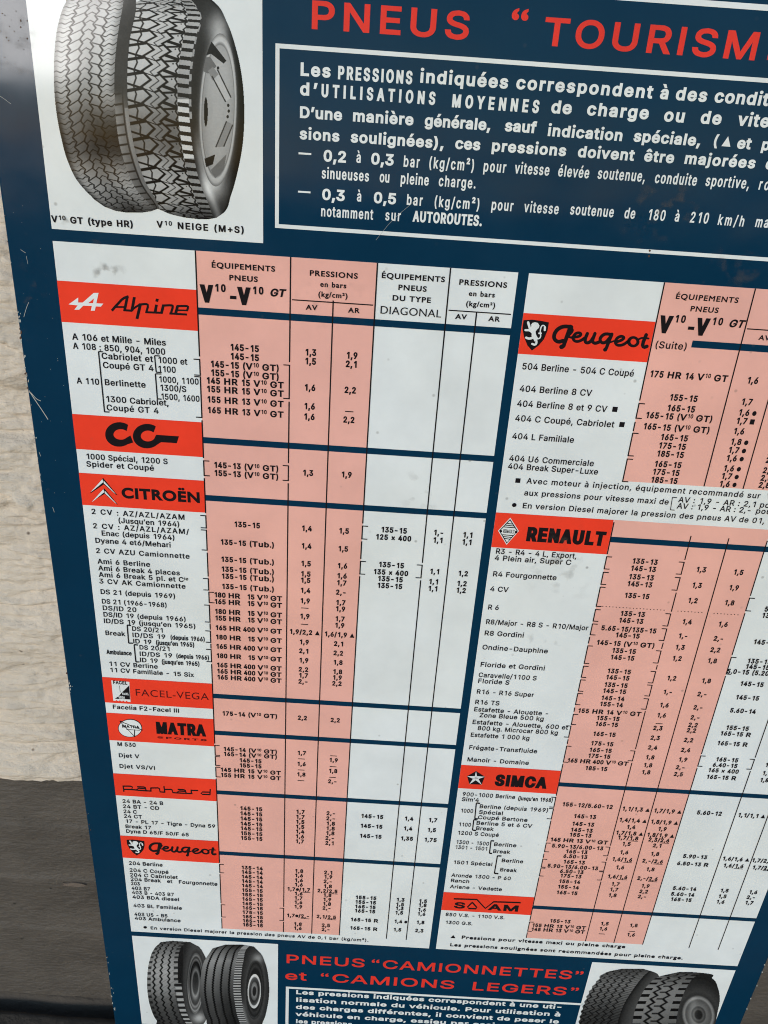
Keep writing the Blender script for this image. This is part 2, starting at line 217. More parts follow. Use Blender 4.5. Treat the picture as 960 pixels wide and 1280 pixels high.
0,19,-30,13,-21,11,-19,-13,0,11,19,12,21,20,30,28,0,-58,-85,0,19,60,-86,-28,0,-23,34,-12,20,-11,19,13,0,-11,-19,-12,-20,-22,-34,0,121,156,1,22,19,-55,6,21,4,-1,13,-1,10,6,
8,16,5,13,-58,153,27,0,32,-90,9,-27,7,-27,-9,0,8,27,9,27,32,90,27,0,-67,-175,-11,-20,-15,-11,-19,-4,-11,1,0,122,152,1,12,17,0,0,18,85,110,0,1,-83,0,0,23,114,0,0,-20,-83,-108,
0,-1,85,0,0,-23,0,48,181,2,28,91,-3,-15,2,-13,4,-11,7,-10,9,-8,12,-6,14,-9,57,9,56,6,14,8,12,10,10,12,7,12,4,15,1,14,-1,13,-4,11,-7,10,-10,8,-12,7,-14,8,-56,-8,-57,-7,-14,
-8,-12,-10,-9,-11,-7,-13,-4,28,91,20,9,1,9,3,7,5,7,8,5,9,4,11,6,45,-6,44,-4,11,-5,10,-7,7,-7,5,-9,4,-9,1,-10,-1,-8,-4,-8,-5,-6,-7,-6,-10,-4,-11,-5,-44,5,-45,4,-11,6,-9,6,-8,
8,-5,8,-3,0,49,181,2,4,31,0,0,22,125,0,0,-22,8,110,203,0,-203,-25,0,0,179,-1,0,-50,-36,0,28,45,32,0,50,181,1,38,26,0,0,19,68,72,19,22,11,18,4,18,-5,18,-14,13,-20,4,-20,-5,
-13,-14,-5,-20,-25,0,1,11,3,11,4,10,7,8,7,8,9,5,10,5,11,2,12,1,12,-1,11,-2,9,-4,9,-6,7,-7,6,-8,5,-9,3,-10,0,-10,-4,-22,-14,-24,-27,-31,-46,-48,0,-1,95,0,0,-23,0,51,181,1,49,
87,-3,-34,7,-10,5,-8,6,-7,8,-5,9,-4,10,-2,11,27,0,7,-18,15,-11,21,-4,23,4,16,13,3,6,2,7,1,8,-6,20,-4,6,-5,5,-7,4,-30,6,-17,0,0,21,52,59,0,2,-87,0,0,22,121,0,0,-19,-64,-73,
0,5,14,0,13,-2,11,-4,10,-5,9,-7,6,-9,5,-10,3,-10,1,-11,-1,-11,-3,-11,-5,-10,-7,-8,-8,-7,-10,-6,-11,-4,-12,-3,0,52,181,2,8,16,42,0,21,83,140,25,0,-81,-137,0,-1,122,0,0,-23,
6,113,0,0,48,0,10,0,69,24,0,0,-127,0,53,181,1,42,88,-3,-11,1,-11,2,-10,4,-9,6,-8,6,-6,8,-5,9,-3,9,-1,10,25,0,6,-16,14,-12,19,-4,22,6,16,16,5,23,-6,23,-15,17,-23,6,-20,-4,-16,
-9,-24,3,11,102,109,0,0,-22,-87,0,-6,-60,17,9,21,3,26,-5,20,-14,14,-22,4,-27,-1,-12,-3,-12,-4,-11,-7,-9,-8,-8,-10,-7,-10,-5,-12,-3,0,54,181,2,36,91,-3,-13,1,-11,3,-10,5,-9,
6,-8,8,-6,10,-5,10,-3,12,-1,13,7,31,23,40,46,67,28,0,-69,-99,-2,0,8,11,12,8,16,3,12,-1,11,-3,9,-4,9,-6,7,-7,6,-9,4,-10,3,-11,1,-12,-1,-12,-3,-12,-5,-10,-6,-9,-8,-8,-9,-6,-10,
-5,-11,-3,12,91,19,20,6,15,16,5,22,-5,22,-15,16,-20,5,-21,-5,-15,-15,-5,-23,5,-22,15,-16,0,55,181,1,8,39,0,90,179,0,2,-104,0,0,22,131,0,0,-24,-90,-179,0,56,181,3,52,91,-3,
-37,8,-9,5,-9,7,-6,8,-5,9,-3,9,-1,11,5,24,14,18,21,10,0,1,-9,3,-8,6,-7,7,-5,9,-3,10,-1,10,1,10,3,9,4,9,6,7,8,7,8,5,10,4,11,2,12,1,11,-1,11,-2,9,-4,9,-5,7,-7,7,-7,4,-9,3,-9,
1,-10,-1,-10,-3,-10,-5,-9,-7,-7,-8,-6,-9,-3,0,-1,20,-10,15,-18,5,-24,-1,-11,-3,-9,-5,-9,-6,-8,-9,-7,-9,-5,18,91,20,23,4,15,13,3,5,2,7,1,6,-1,8,-2,6,-3,6,-16,14,-22,5,-23,-5,
-16,-14,-3,-6,-2,-6,-1,-8,6,-18,15,-13,12,91,116,19,4,13,12,5,18,-5,18,-13,12,-19,4,-20,-4,-13,-12,-5,-18,5,-18,13,-12,0,57,181,2,36,90,206,13,-1,11,-3,10,-4,9,-7,8,-8,6,-9,
5,-11,3,-12,1,-12,-7,-31,-23,-41,-46,-67,-28,0,69,99,2,0,-8,-11,-12,-7,-16,-3,-12,1,-10,2,-10,5,-9,6,-7,7,-6,9,-4,10,-3,11,-1,12,1,12,3,11,5,11,6,9,8,7,9,7,10,4,11,3,12,90,
184,-20,-6,-15,-15,-5,-22,5,-23,15,-15,20,-6,21,6,15,15,5,22,-5,23,-14,15,0,233,162,2,54,85,-3,-14,1,-13,3,-11,6,-10,7,-8,9,-7,11,-5,12,-2,14,-1,15,1,15,2,13,5,13,7,11,8,9,
9,8,11,5,12,4,13,1,24,-4,22,-14,15,-23,5,-35,0,-10,-118,0,0,20,105,0,-11,-7,-5,26,-4,8,-4,6,-6,5,-7,3,-7,2,-9,1,-9,-1,-8,-2,-6,-4,-15,-17,-6,-24,0,-13,6,-29,5,-7,5,-6,6,-4,
8,-4,8,-2,9,-1,16,3,13,8,8,13,24,-6,-12,-20,-21,-14,4,71,172,19,40,27,0,-26,-40,0,232,162,2,54,85,-3,-14,1,-13,3,-11,6,-10,7,-8,9,-7,11,-5,12,-2,14,-1,15,1,15,2,13,5,13,7,
11,8,9,9,8,11,5,12,4,13,1,24,-4,22,-14,15,-23,5,-35,0,-10,-118,0,0,20,105,0,-11,-7,-5,26,-4,8,-4,6,-6,5,-7,3,-7,2,-9,1,-9,-1,-8,-2,-6,-4,-15,-17,-6,-24,0,-13,6,-29,5,-7,5,
-6,6,-4,8,-4,8,-2,9,-1,16,3,13,8,8,13,24,-6,-12,-20,-21,-14,4,72,172,-27,40,28,0,19,-40,0,224,156,3,38,64,-3,-26,5,-8,4,-6,5,-5,7,-4,7,-2,9,-1,9,5,21,14,13,19,7,21,4,22,3,
13,3,2,2,2,3,0,3,0,1,-3,16,-11,10,-18,3,-18,-3,-13,-9,-7,-10,-24,6,15,22,22,12,25,4,18,-2,18,-8,15,-16,6,-27,0,-101,-24,0,0,21,-2,0,-8,-11,-15,-10,16,68,18,23,5,14,14,5,18,
0,21,-6,-3,-11,-3,-13,-2,-10,-1,-16,-4,-13,-7,-2,-4,-2,-5,0,-5,4,-13,11,-8,4,66,172,-26,40,27,0,19,-40,0,234,162,2,54,85,-3,-14,1,-13,3,-11,6,-10,7,-8,9,-7,11,-5,12,-2,14,
-1,15,1,15,2,13,5,13,7,11,8,9,9,8,11,5,12,4,13,1,24,-4,22,-14,15,-23,5,-35,0,-10,-118,0,0,20,105,0,-11,-7,-5,26,-4,8,-4,6,-6,5,-7,3,-7,2,-9,1,-9,-1,-8,-2,-6,-4,-15,-17,-6,
-24,0,-13,6,-29,5,-7,5,-6,6,-4,8,-4,8,-2,9,-1,16,3,13,8,8,13,24,-6,-12,-20,-21,-14,9,62,174,-24,0,0,1,32,37,23,0,32,-37,0,-1,-24,0,-19,24,0,201,167,2,12,24,0,0,203,125,0,0,
-22,-99,0,0,-67,92,0,0,-23,-92,0,0,-68,100,0,0,-23,4,76,223,19,40,28,0,-27,-40,0,203,167,3,12,24,0,0,203,125,0,0,-22,-99,0,0,-67,92,0,0,-23,-92,0,0,-68,100,0,0,-23,24,116,
229,-4,0,-4,2,-4,3,-2,3,-2,4,0,4,0,4,2,4,2,3,4,3,4,2,4,0,4,0,4,-2,3,-3,3,-3,2,-4,0,-4,0,-4,-2,-4,-3,-3,-3,-3,-4,-2,24,58,229,-4,0,-4,2,-3,3,-3,3,-1,4,-1,4,1,4,1,4,3,3,3,3,
4,2,4,0,5,0,3,-2,4,-3,2,-3,2,-4,1,-4,-1,-4,-2,-4,-2,-3,-4,-3,-3,-2,0,46,75,1,24,38,-2,-5,1,-4,2,-4,3,-3,3,-2,5,0,4,0,5,2,5,3,3,4,3,4,2,5,1,5,-1,4,-2,4,-3,3,-3,2,-5,0,-5,0,
-4,-2,-5,-3,-3,-4,-3,-4,-2,0,44,75,1,4,15,-48,12,76,28,0,-21,-76,0,58,75,2,24,38,-2,-5,1,-4,2,-4,3,-3,3,-2,5,0,4,0,5,2,5,3,3,4,3,4,2,5,1,5,-1,4,-2,4,-3,3,-3,2,-5,0,-5,0,-4,
-2,-5,-3,-3,-4,-3,-4,-2,24,38,108,-5,1,-4,2,-4,3,-3,3,-2,5,0,4,0,5,2,5,3,3,4,3,4,2,5,1,5,-1,4,-2,4,-3,3,-3,2,-5,0,-5,0,-4,-2,-5,-3,-3,-4,-3,-4,-2,0,45,181,1,4,135,98,0,-23,
-89,0,0,23,0,8212,280,1,4,280,98,0,-23,-280,0,0,23,0,40,109,1,13,36,83,4,46,13,47,18,40,23,0,-18,-45,-11,-46,-5,-42,4,-37,11,-40,19,-44,-23,0,-26,60,0,41,109,1,13,15,-38,19,
45,11,40,4,36,-4,42,-12,46,-18,45,24,0,18,-40,12,-47,5,-46,-9,-62,-26,-59,0,47,100,1,4,94,213,-66,-244,-22,0,65,244,0,39,82,1,4,31,127,-3,76,26,0,-3,-76,0,8217,71,1,4,21,127,
12,76,27,0,-21,-76,0,8220,120,2,4,21,127,21,76,18,0,-12,-76,4,70,127,21,76,19,0,-12,-76,0,8221,120,2,4,21,127,12,76,27,0,-21,-76,4,70,127,12,76,28,0,-21,-76,0,178,122,1,35,
16,122,0,17,46,37,11,9,6,7,2,8,0,5,-3,4,-3,3,-16,4,-16,-4,-3,-4,-2,-4,-1,-4,-22,0,1,10,4,8,7,7,9,5,11,4,12,1,13,-1,11,-3,9,-6,7,-6,4,-8,1,-9,-1,-9,-5,-10,-11,-11,-17,-14,-22,
-16,0,-1,60,0,0,-19,0,215,181,2,4,139,15,-112,113,15,16,113,-113,4,42,15,-15,16,112,113,16,-16,0,43,181,2,4,79,14,0,131,23,0,0,-131,4,25,69,0,21,131,0,0,-21,1,65,267,2,8,145,
274,-28,0,-117,-274,40,0,34,80,116,0,37,-80,40,0,3,130,214,44,-98,-84,0,1,66,225,3,24,30,0,94,0,36,4,26,12,18,17,10,19,3,21,-3,21,-8,18,-14,14,-18,11,-22,7,0,1,15,8,12,9,8,
12,5,13,1,16,-3,21,-9,19,-17,15,-23,11,-32,4,-79,0,13,69,238,36,0,19,-2,14,-6,8,-8,5,-11,2,-11,-2,-16,-7,-12,-12,-9,-16,-5,-21,-2,-26,0,13,69,121,47,0,23,-2,16,-6,12,-9,7,
-12,3,-14,-2,-12,-6,-12,-10,-9,-17,-7,-24,-3,-49,0,1,67,283,1,34,262,254,-34,13,-31,7,-28,2,-49,-7,-41,-19,-32,-31,-21,-40,-7,-47,6,-36,17,-36,28,-32,42,-23,54,-9,39,4,32,
8,28,12,0,43,-31,-17,-32,-10,-32,-4,-37,5,-30,14,-23,22,-15,29,-5,34,5,34,15,29,23,22,30,14,35,5,31,-3,31,-9,32,-16,1,68,300,2,13,30,0,107,0,49,7,41,21,30,30,18,37,7,41,-6,
39,-16,37,-29,31,-41,22,-54,8,-106,0,13,70,238,60,0,41,-6,31,-14,22,-22,13,-28,4,-32,-3,-23,-10,-27,-19,-25,-32,-19,-45,-7,-62,0,1,69,200,1,12,185,273,-155,0,0,-273,158,0,
0,35,-119,0,0,85,112,0,0,35,-112,0,0,83,116,0,1,70,188,1,10,176,273,-146,0,0,-273,40,0,0,127,106,0,0,35,-106,0,0,76,106,0,1,71,296,1,36,269,134,-91,0,0,-35,52,0,0,-56,-59,
-11,-37,5,-30,14,-23,22,-15,29,-6,34,6,34,14,28,23,23,29,14,34,5,32,-3,33,-9,33,-14,0,39,-38,14,-30,7,-30,2,-47,-7,-40,-19,-31,-31,-21,-39,-7,-45,7,-45,20,-38,31,-30,40,-19,
47,-7,36,3,34,7,34,13,1,72,292,1,12,261,273,-39,0,0,-119,-153,0,0,119,-39,0,0,-273,39,0,0,119,153,0,0,-119,39,0,1,73,100,1,4,70,273,-40,0,0,-273,40,0,1,74,100,1,16,70,273,
-40,0,0,-265,0,-22,-4,-18,-7,-13,-13,-7,-21,-3,-10,0,7,-36,12,-1,29,4,22,13,14,19,8,24,3,29,1,75,262,1,11,114,144,119,129,-49,0,-115,-125,0,125,-39,0,0,-273,39,0,0,135,139,
-135,54,0,1,76,196,1,6,69,273,-39,0,0,-273,162,0,0,35,-123,0,1,77,312,1,14,284,273,-37,0,-91,-112,-90,112,-37,0,0,-273,39,0,0,212,1,0,84,-105,7,0,84,105,0,-212,40,0,1,78,312,
1,10,282,273,-36,0,0,-211,-185,211,-31,0,0,-273,36,0,0,210,183,-210,33,0,1,79,329,2,20,18,136,7,-43,19,-38,30,-31,40,-20,50,-8,50,8,41,20,31,31,19,39,6,42,-6,44,-20,39,-30,
30,-41,20,-50,7,-49,-7,-40,-20,-31,-31,-19,-38,20,58,136,6,34,14,29,23,22,29,14,34,5,35,-5,29,-14,23,-22,15,-29,5,-34,-5,-33,-15,-29,-23,-22,-29,-15,-35,-5,-34,5,-29,15,-23,
22,-14,29,1,80,204,2,15,28,273,0,-273,39,0,0,118,41,0,34,4,26,11,18,16,10,21,4,24,-3,25,-10,22,-17,17,-25,11,-32,4,13,67,238,46,0,19,-3,13,-6,9,-10,4,-11,2,-12,-3,-15,-6,-12,
-10,-9,-13,-5,-16,-2,-45,0,1,81,329,2,28,198,0,38,13,31,21,24,29,16,34,5,39,-7,45,-20,39,-31,30,-39,19,-47,7,-49,-6,-42,-19,-32,-30,-20,-38,-7,-47,5,-39,16,-34,24,-29,32,-21,
37,-13,40,-26,45,-20,49,-10,36,35,-2,1,-27,-3,-33,7,20,167,240,34,-5,29,-14,22,-23,14,-29,6,-34,-5,-32,-14,-28,-23,-22,-28,-15,-34,-6,-40,6,-30,15,-22,23,-13,28,-5,32,4,27,
11,28,20,25,31,17,1,82,242,2,26,31,273,0,-273,39,0,0,118,16,0,12,-1,12,-4,14,-11,15,-18,20,-28,36,-56,47,0,-38,54,-19,31,-19,25,-22,20,16,8,12,11,10,14,5,15,2,18,-4,26,-11,
22,-19,16,-25,9,-30,4,13,70,239,25,0,20,-2,15,-5,11,-8,6,-12,2,-14,-2,-13,-5,-12,-10,-10,-15,-7,-22,-2,-25,0,1,83,183,1,44,160,257,-20,11,-20,6,-21,2,-28,-3,-23,-9,-17,-16,
-11,-20,-4,-24,12,-38,30,-27,34,-22,30,-22,12,-29,-2,-9,-5,-10,-9,-8,-12,-5,-16,-2,-27,4,-24,14,-21,21,0,-49,23,-15,25,-8,28,-3,25,4,21,10,16,16,11,20,3,24,-12,43,-29,29,-35,
20,-29,21,-13,26,2,11,6,8,10,7,11,5,15,1,19,-2,22,-9,23,-17,1,84,242,1,8,235,273,-228,0,0,-35,94,0,0,-238,39,0,0,238,95,0,1,85,283,1,28,259,273,-39,0,0,-159,-1,-24,-6,-20,
-10,-16,-16,-11,-21,-8,-27,-3,-22,3,-20,8,-17,13,-10,13,-5,17,-1,26,0,161,-40,0,0,-170,7,-39,17,-31,25,-20,31,-13,34,-4,44,6,34,14,24,23,14,31,5,37,1,86,242,1,7,242,273,-39,
0,-82,-192,-82,192,-39,0,118,-275,8,0,1,87,417,1,13,416,273,-38,0,-75,-188,-76,188,-37,0,-76,-188,-75,188,-39,0,110,-275,8,0,90,223,90,-223,8,0,1,88,283,1,12,275,273,-47,0,
-86,-104,-85,104,-48,0,109,-132,-117,-141,47,0,94,113,93,-113,47,0,-116,141,1,89,242,1,9,120,179,-73,94,-47,0,101,-129,0,-144,39,0,0,144,102,129,-48,0,1,90,258,1,8,180,238,
-174,-238,246,0,0,35,-173,0,173,238,-235,0,0,-35,1,97,171,2,44,164,32,-18,-10,-4,1,-2,3,-1,6,0,92,-3,22,-10,16,-14,12,-18,7,-20,2,-24,-2,-20,-9,-16,-13,0,-39,18,17,19,9,20,
4,11,-2,10,-3,6,-6,4,-9,1,-12,0,-10,-31,-11,-18,-6,-16,-8,-14,-10,-10,-14,-4,-19,2,-13,6,-12,10,-10,12,-6,14,-3,17,2,16,7,16,10,5,-11,9,-6,13,-2,10,2,11,4,13,8,14,103,36,-10,
-8,-10,-5,-11,-1,-8,1,-7,3,-6,6,-3,6,-2,9,3,11,9,10,12,8,16,6,17,7,1,98,200,2,19,59,273,-35,0,0,-263,19,-7,24,-5,23,-2,33,5,27,12,20,20,12,27,4,34,-3,29,-11,24,-17,20,-21,
12,-25,4,-18,-2,-16,-5,-16,-9,15,59,133,14,11,13,5,14,2,17,-3,14,-8,10,-13,7,-17,2,-22,-3,-19,-7,-16,-12,-12,-15,-8,-18,-3,-36,6,1,99,175,1,34,157,171,-16,6,-17,5,-19,1,-30,
-4,-25,-13,-18,-20,-12,-27,-4,-33,5,-29,12,-25,19,-19,26,-12,30,-5,19,2,19,4,15,5,0,35,-17,-7,-15,-4,-15,-1,-21,3,-17,7,-12,13,-8,16,-3,21,2,20,8,17,11,12,15,9,19,2,15,-1,
16,-6,18,-10,1,100,204,2,15,180,273,-35,0,0,-97,-38,7,-29,-4,-25,-12,-19,-19,-12,-25,-4,-29,4,-32,11,-26,18,-20,24,-12,30,-4,75,0,13,145,30,-36,0,-22,3,-15,8,-11,13,-5,16,
-2,19,3,21,7,17,12,13,16,8,20,3,33,-7,1,101,192,2,28,175,52,-21,-12,-20,-7,-22,-3,-19,3,-15,6,-12,11,-9,15,-5,19,126,0,-3,36,-10,28,-17,20,-21,11,-27,4,-27,-4,-24,-12,-17,
-19,-12,-26,-4,-30,4,-29,11,-26,18,-21,24,-14,31,-6,27,3,23,7,21,12,11,53,108,4,16,7,12,10,9,12,6,15,1,14,-2,12,-5,8,-10,6,-12,2,-15,1,102,100,1,24,118,273,-27,4,-22,-6,-17,
-12,-13,-16,-7,-21,-3,-29,0,-13,-25,0,0,-32,25,0,0,-148,35,0,0,148,33,0,0,32,-33,0,0,17,2,15,3,12,8,10,10,5,15,2,16,-3,1,103,171,3,55,168,180,-74,0,-26,-3,-22,-8,-16,-13,-10,
-17,-4,-21,1,-13,3,-11,6,-10,7,-9,10,-8,13,-6,0,-1,-15,-5,-10,-9,-4,-11,2,-8,6,-7,10,-8,-16,-6,-13,-7,-9,-10,-5,-12,-2,-15,4,-17,11,-15,18,-12,23,-7,27,-3,29,3,24,7,17,12,
11,16,4,19,-2,13,-6,12,-10,11,-14,8,-20,6,-31,7,-18,8,-6,8,5,10,14,4,18,3,19,6,17,11,8,11,6,15,2,15,-1,14,-6,12,-11,13,36,0,20,118,117,-1,-11,-5,-9,-7,-7,-10,-5,-11,-1,-12,
1,-10,5,-8,6,-4,9,-2,11,2,11,5,8,8,7,9,5,12,2,10,-2,10,-4,8,-7,5,-9,20,133,-38,-2,-9,-6,-7,-10,-5,-14,-3,-17,-2,-18,2,-14,3,-10,6,-6,7,-2,10,2,9,5,7,9,6,11,4,13,1,15,-1,16,
-2,14,-6,10,-8,1,104,200,1,25,60,273,-36,0,0,-273,36,0,0,129,16,15,14,8,15,3,12,-2,10,-6,7,-9,4,-12,2,-15,0,-111,36,0,0,110,-3,27,-9,20,-13,15,-17,8,-20,3,-19,-3,-19,-9,-15,
-15,-1,0,1,105,88,2,4,62,180,-36,0,0,-180,36,0,12,65,234,-3,11,-7,7,-11,3,-11,-3,-7,-7,-3,-11,3,-11,7,-7,11,-3,11,3,7,7,1,106,88,2,12,60,180,-36,0,0,-206,-3,-18,-10,-13,-13,
-9,26,-26,13,8,10,11,7,12,5,17,1,20,12,64,234,-3,11,-8,7,-11,3,-10,-3,-8,-7,-3,-11,3,-11,8,-7,10,-3,11,3,8,7,1,107,192,2,6,184,180,-42,0,-80,-88,90,-92,48,0,-93,92,4,60,273,
-35,0,0,-273,35,0,1,108,88,1,4,62,273,-36,0,0,-273,36,0,1,109,308,1,41,24,180,0,-180,35,0,0,130,14,14,15,7,16,2,10,-1,9,-5,7,-8,5,-12,1,-15,0,-112,36,0,0,130,13,12,14,8,13,
3,12,-2,10,-5,8,-8,5,-12,2,-15,0,-111,36,0,0,113,-3,23,-8,20,-12,15,-17,9,-20,3,-23,-4,-20,-12,-17,-16,-14,18,-18,11,-21,3,-17,-3,-18,-9,-18,-15,0,24,1,110,200,1,25,60,180,
-36,0,0,-180,36,0,0,129,16,15,14,8,15,3,12,-2,10,-6,7,-9,4,-12,2,-15,0,-111,36,0,0,111,-4,26,-8,21,-13,14,-17,8,-20,3,-19,-3,-19,-9,-15,-15,-1,0,1,111,221,2,20,109,183,-30,
-4,-26,-13,-21,-20,-13,-25,-5,-29,5,-31,13,-27,20,-20,26,-13,31,-5,32,5,27,13,21,20,13,26,4,32,-4,30,-14,25,-20,19,-27,13,20,109,151,20,-3,17,-8,13,-13,8,-16,3,-20,-3,-21,
-8,-18,-12,-13,-17,-8,-21,-3,-19,3,-16,9,-13,13,-7,17,-3,22,3,19,8,16,12,13,16,8,1,112,200,2,15,58,4,36,-8,30,5,25,12,20,20,12,25,5,30,-5,33,-12,25,-21,19,-28,11,-36,4,-61,
0,0,-272,35,0,13,58,148,33,0,21,-3,16,-7,12,-12,7,-17,2,-20,-3,-20,-7,-16,-13,-13,-15,-9,-19,-3,-34,8,1,113,200,2,15,142,-92,35,0,0,272,-65,0,-42,-7,-28,-17,-17,-23,-8,-24,
-3,-21,5,-30,12,-25,20,-20,25,-12,30,-5,36,7,13,142,148,0,-114,-34,-8,-19,4,-15,8,-13,14,-7,17,-3,20,3,22,9,16,13,12,16,6,17,3,1,114,158,1,21,28,180,0,-180,35,0,0,94,2,18,
7,15,9,12,12,7,14,3,10,-2,11,-6,12,-9,19,30,-15,12,-14,7,-14,2,-17,-4,-17,-15,-18,-26,-1,0,0,42,1,115,154,1,41,130,168,-19,9,-17,5,-17,1,-20,-2,-17,-6,-12,-10,-8,-14,-2,-17,
8,-25,21,-19,25,-15,21,-13,9,-14,-4,-11,-10,-7,-13,-2,-16,2,-20,8,-23,13,0,-38,22,-10,20,-5,21,-2,19,3,16,7,13,11,8,15,3,17,-4,17,-13,16,-23,18,-26,15,-14,12,-4,9,3,8,8,6,
13,2,15,-2,17,-6,20,-11,1,116,133,1,26,67,217,-67,-65,0,-4,31,0,0,-95,3,-19,7,-15,11,-12,17,-8,21,-3,13,2,16,4,14,6,0,34,-14,-8,-14,-4,-13,-2,-6,1,-7,3,-6,5,-5,8,-1,11,0,92,
57,0,0,32,-57,0,1,117,200,1,24,175,0,0,180,-36,0,0,-129,-12,-14,-15,-8,-16,-3,-13,2,-10,5,-7,8,-5,11,-1,14,0,114,-36,0,0,-112,3,-25,8,-20,13,-15,18,-9,20,-3,18,4,19,9,16,14,
0,-23,1,118,175,1,7,82,-4,12,0,80,184,-38,0,-48,-111,-48,111,-39,0,1,119,288,1,13,157,180,-26,0,-46,-109,-47,109,-38,0,80,-184,11,0,53,126,53,-126,11,0,80,184,-38,0,-47,-109,
1,120,200,1,12,195,180,-46,0,-51,-62,-53,62,-45,0,76,-89,-76,-91,45,0,53,64,56,-64,46,0,-79,91,1,121,175,1,8,175,180,-40,0,-46,-102,-49,102,-40,0,70,-142,-62,-130,40,0,1,122,
167,1,8,162,180,-154,0,0,-32,92,0,-96,-148,158,0,0,32,-96,0,1,48,200,2,20,188,136,-4,47,-12,39,-18,29,-25,19,-29,6,-29,-6,-25,-19,-18,-29,-12,-39,-4,-47,4,-46,12,-39,18,-30,
25,-18,29,-7,29,7,25,18,18,30,12,39,20,149,136,-2,-35,-7,-28,-10,-22,-13,-13,-17,-4,-17,4,-13,13,-10,22,-7,28,-2,35,2,36,7,28,10,21,13,14,17,4,17,-4,13,-14,10,-21,7,-28,1,
49,200,1,4,120,273,-39,0,0,-273,39,0,1,50,200,1,28,186,37,-104,0,49,62,27,49,9,43,-4,28,-11,24,-18,18,-23,11,-27,4,-22,-2,-21,-9,-22,-15,0,-49,22,22,20,12,20,3,15,-2,13,-7,
10,-11,6,-14,3,-17,-3,-21,-6,-18,-11,-20,-94,-125,0,-3,172,0,1,51,200,1,55,32,228,17,6,15,4,15,1,16,-2,13,-5,10,-8,6,-12,2,-14,-2,-13,-7,-11,-10,-8,-16,-5,-19,-2,0,-36,21,
-2,16,-6,12,-10,7,-13,2,-15,-2,-14,-5,-13,-10,-9,-12,-5,-15,-2,-20,2,-20,7,-20,11,0,-42,19,-8,20,-6,19,-2,28,4,24,11,18,18,11,23,5,27,-2,17,-4,16,-8,14,-11,11,-15,7,14,9,9,
10,7,11,4,14,1,17,-3,24,-11,20,-17,15,-22,9,-27,3,-19,-1,-17,-4,-17,-6,1,52,200,2,11,159,276,-17,0,-138,-168,0,-18,116,0,0,-90,39,0,0,90,29,0,0,35,-29,0,4,119,202,1,0,0,-77,
-63,0,1,53,200,1,32,162,273,-122,0,0,-142,33,4,27,-5,20,-11,12,-16,4,-20,-3,-16,-8,-13,-12,-11,-16,-7,-17,-2,-20,2,-20,7,-20,11,0,-41,22,-9,22,-6,22,-2,29,5,25,12,19,18,12,
24,4,29,-4,28,-13,25,-20,18,-28,12,-34,2,0,69,86,0,1,54,200,2,27,127,276,-39,-30,-30,-35,-22,-37,-14,-40,-4,-41,4,-32,11,-27,19,-20,24,-13,30,-5,25,5,22,11,17,18,12,22,4,26,
-4,26,-10,22,-17,17,-21,11,-24,4,-17,-2,-14,-4,-12,-6,18,38,29,35,36,27,18,58,106,16,9,13,4,15,1,14,-2,13,-5,9,-9,7,-12,2,-14,-2,-15,-6,-12,-9,-9,-12,-6,-15,-2,-16,3,-15,9,
-11,15,-5,20,1,55,200,1,6,196,273,-176,0,0,-37,118,0,-100,-224,34,-16,1,56,200,3,34,187,74,-1,16,-5,15,-8,13,-10,12,-14,9,19,17,12,20,3,21,-4,26,-11,22,-17,17,-22,11,-26,3,
-27,-3,-23,-11,-18,-17,-12,-22,-4,-25,4,-22,11,-20,18,-17,-22,-17,-13,-22,-4,-26,4,-25,12,-21,19,-17,25,-11,28,-4,28,4,23,11,19,17,12,21,20,144,198,-2,-13,-6,-11,-10,-9,-11,
-6,-14,-2,-13,2,-12,6,-9,9,-6,12,-3,13,2,13,6,12,9,8,12,5,15,2,14,-2,11,-6,9,-8,6,-12,20,148,77,-2,-13,-6,-12,-9,-10,-14,-6,-17,-2,-16,2,-13,6,-10,9,-7,12,-2,14,2,14,7,12,
10,9,13,6,17,2,15,-2,13,-6,10,-9,7,-12,1,57,200,2,27,75,-4,36,28,30,34,23,38,15,40,5,41,-4,32,-12,28,-18,21,-24,14,-28,4,-28,-4,-23,-12,-18,-19,-11,-21,-4,-24,4,-26,11,-22,
17,-17,21,-11,25,-4,14,1,15,4,13,7,-15,-36,-28,-35,-40,-32,19,54,196,2,14,6,12,9,9,13,6,14,2,15,-2,12,-8,10,-10,7,-14,2,-15,-2,-22,-15,-8,-14,-5,-13,-2,-15,2,-12,6,-10,10,
-7,11,1,233,192,3,28,175,52,-21,-12,-20,-7,-22,-3,-19,3,-15,6,-12,11,-9,15,-5,19,126,0,-3,36,-10,28,-17,20,-21,11,-27,4,-27,-4,-24,-12,-17,-19,-12,-26,-4,-30,4,-29,11,-26,
18,-21,24,-14,31,-6,27,3,23,7,21,12,11,53,108,4,16,7,12,10,9,12,6,15,1,14,-2,12,-5,8,-10,6,-12,2,-15,4,100,262,-26,-59,22,0,44,59,1,232,192,3,28,175,52,-21,-12,-20,-7,-22,
-3,-19,3,-15,6,-12,11,-9,15,-5,19,126,0,-3,36,-10,28,-17,20,-21,11,-27,4,-27,-4,-24,-12,-17,-19,-12,-26,-4,-30,4,-29,11,-26,18,-21,24,-14,31,-6,27,3,23,7,21,12,11,53,108,4,
16,7,12,10,9,12,6,15,1,14,-2,12,-5,8,-10,6,-12,2,-15,4,93,262,-40,0,45,-59,22,0,1,224,171,3,44,164,32,-18,-10,-4,1,-2,3,-1,6,0,92,-3,22,-10,16,-14,12,-18,7,-20,2,-24,-2,-20,
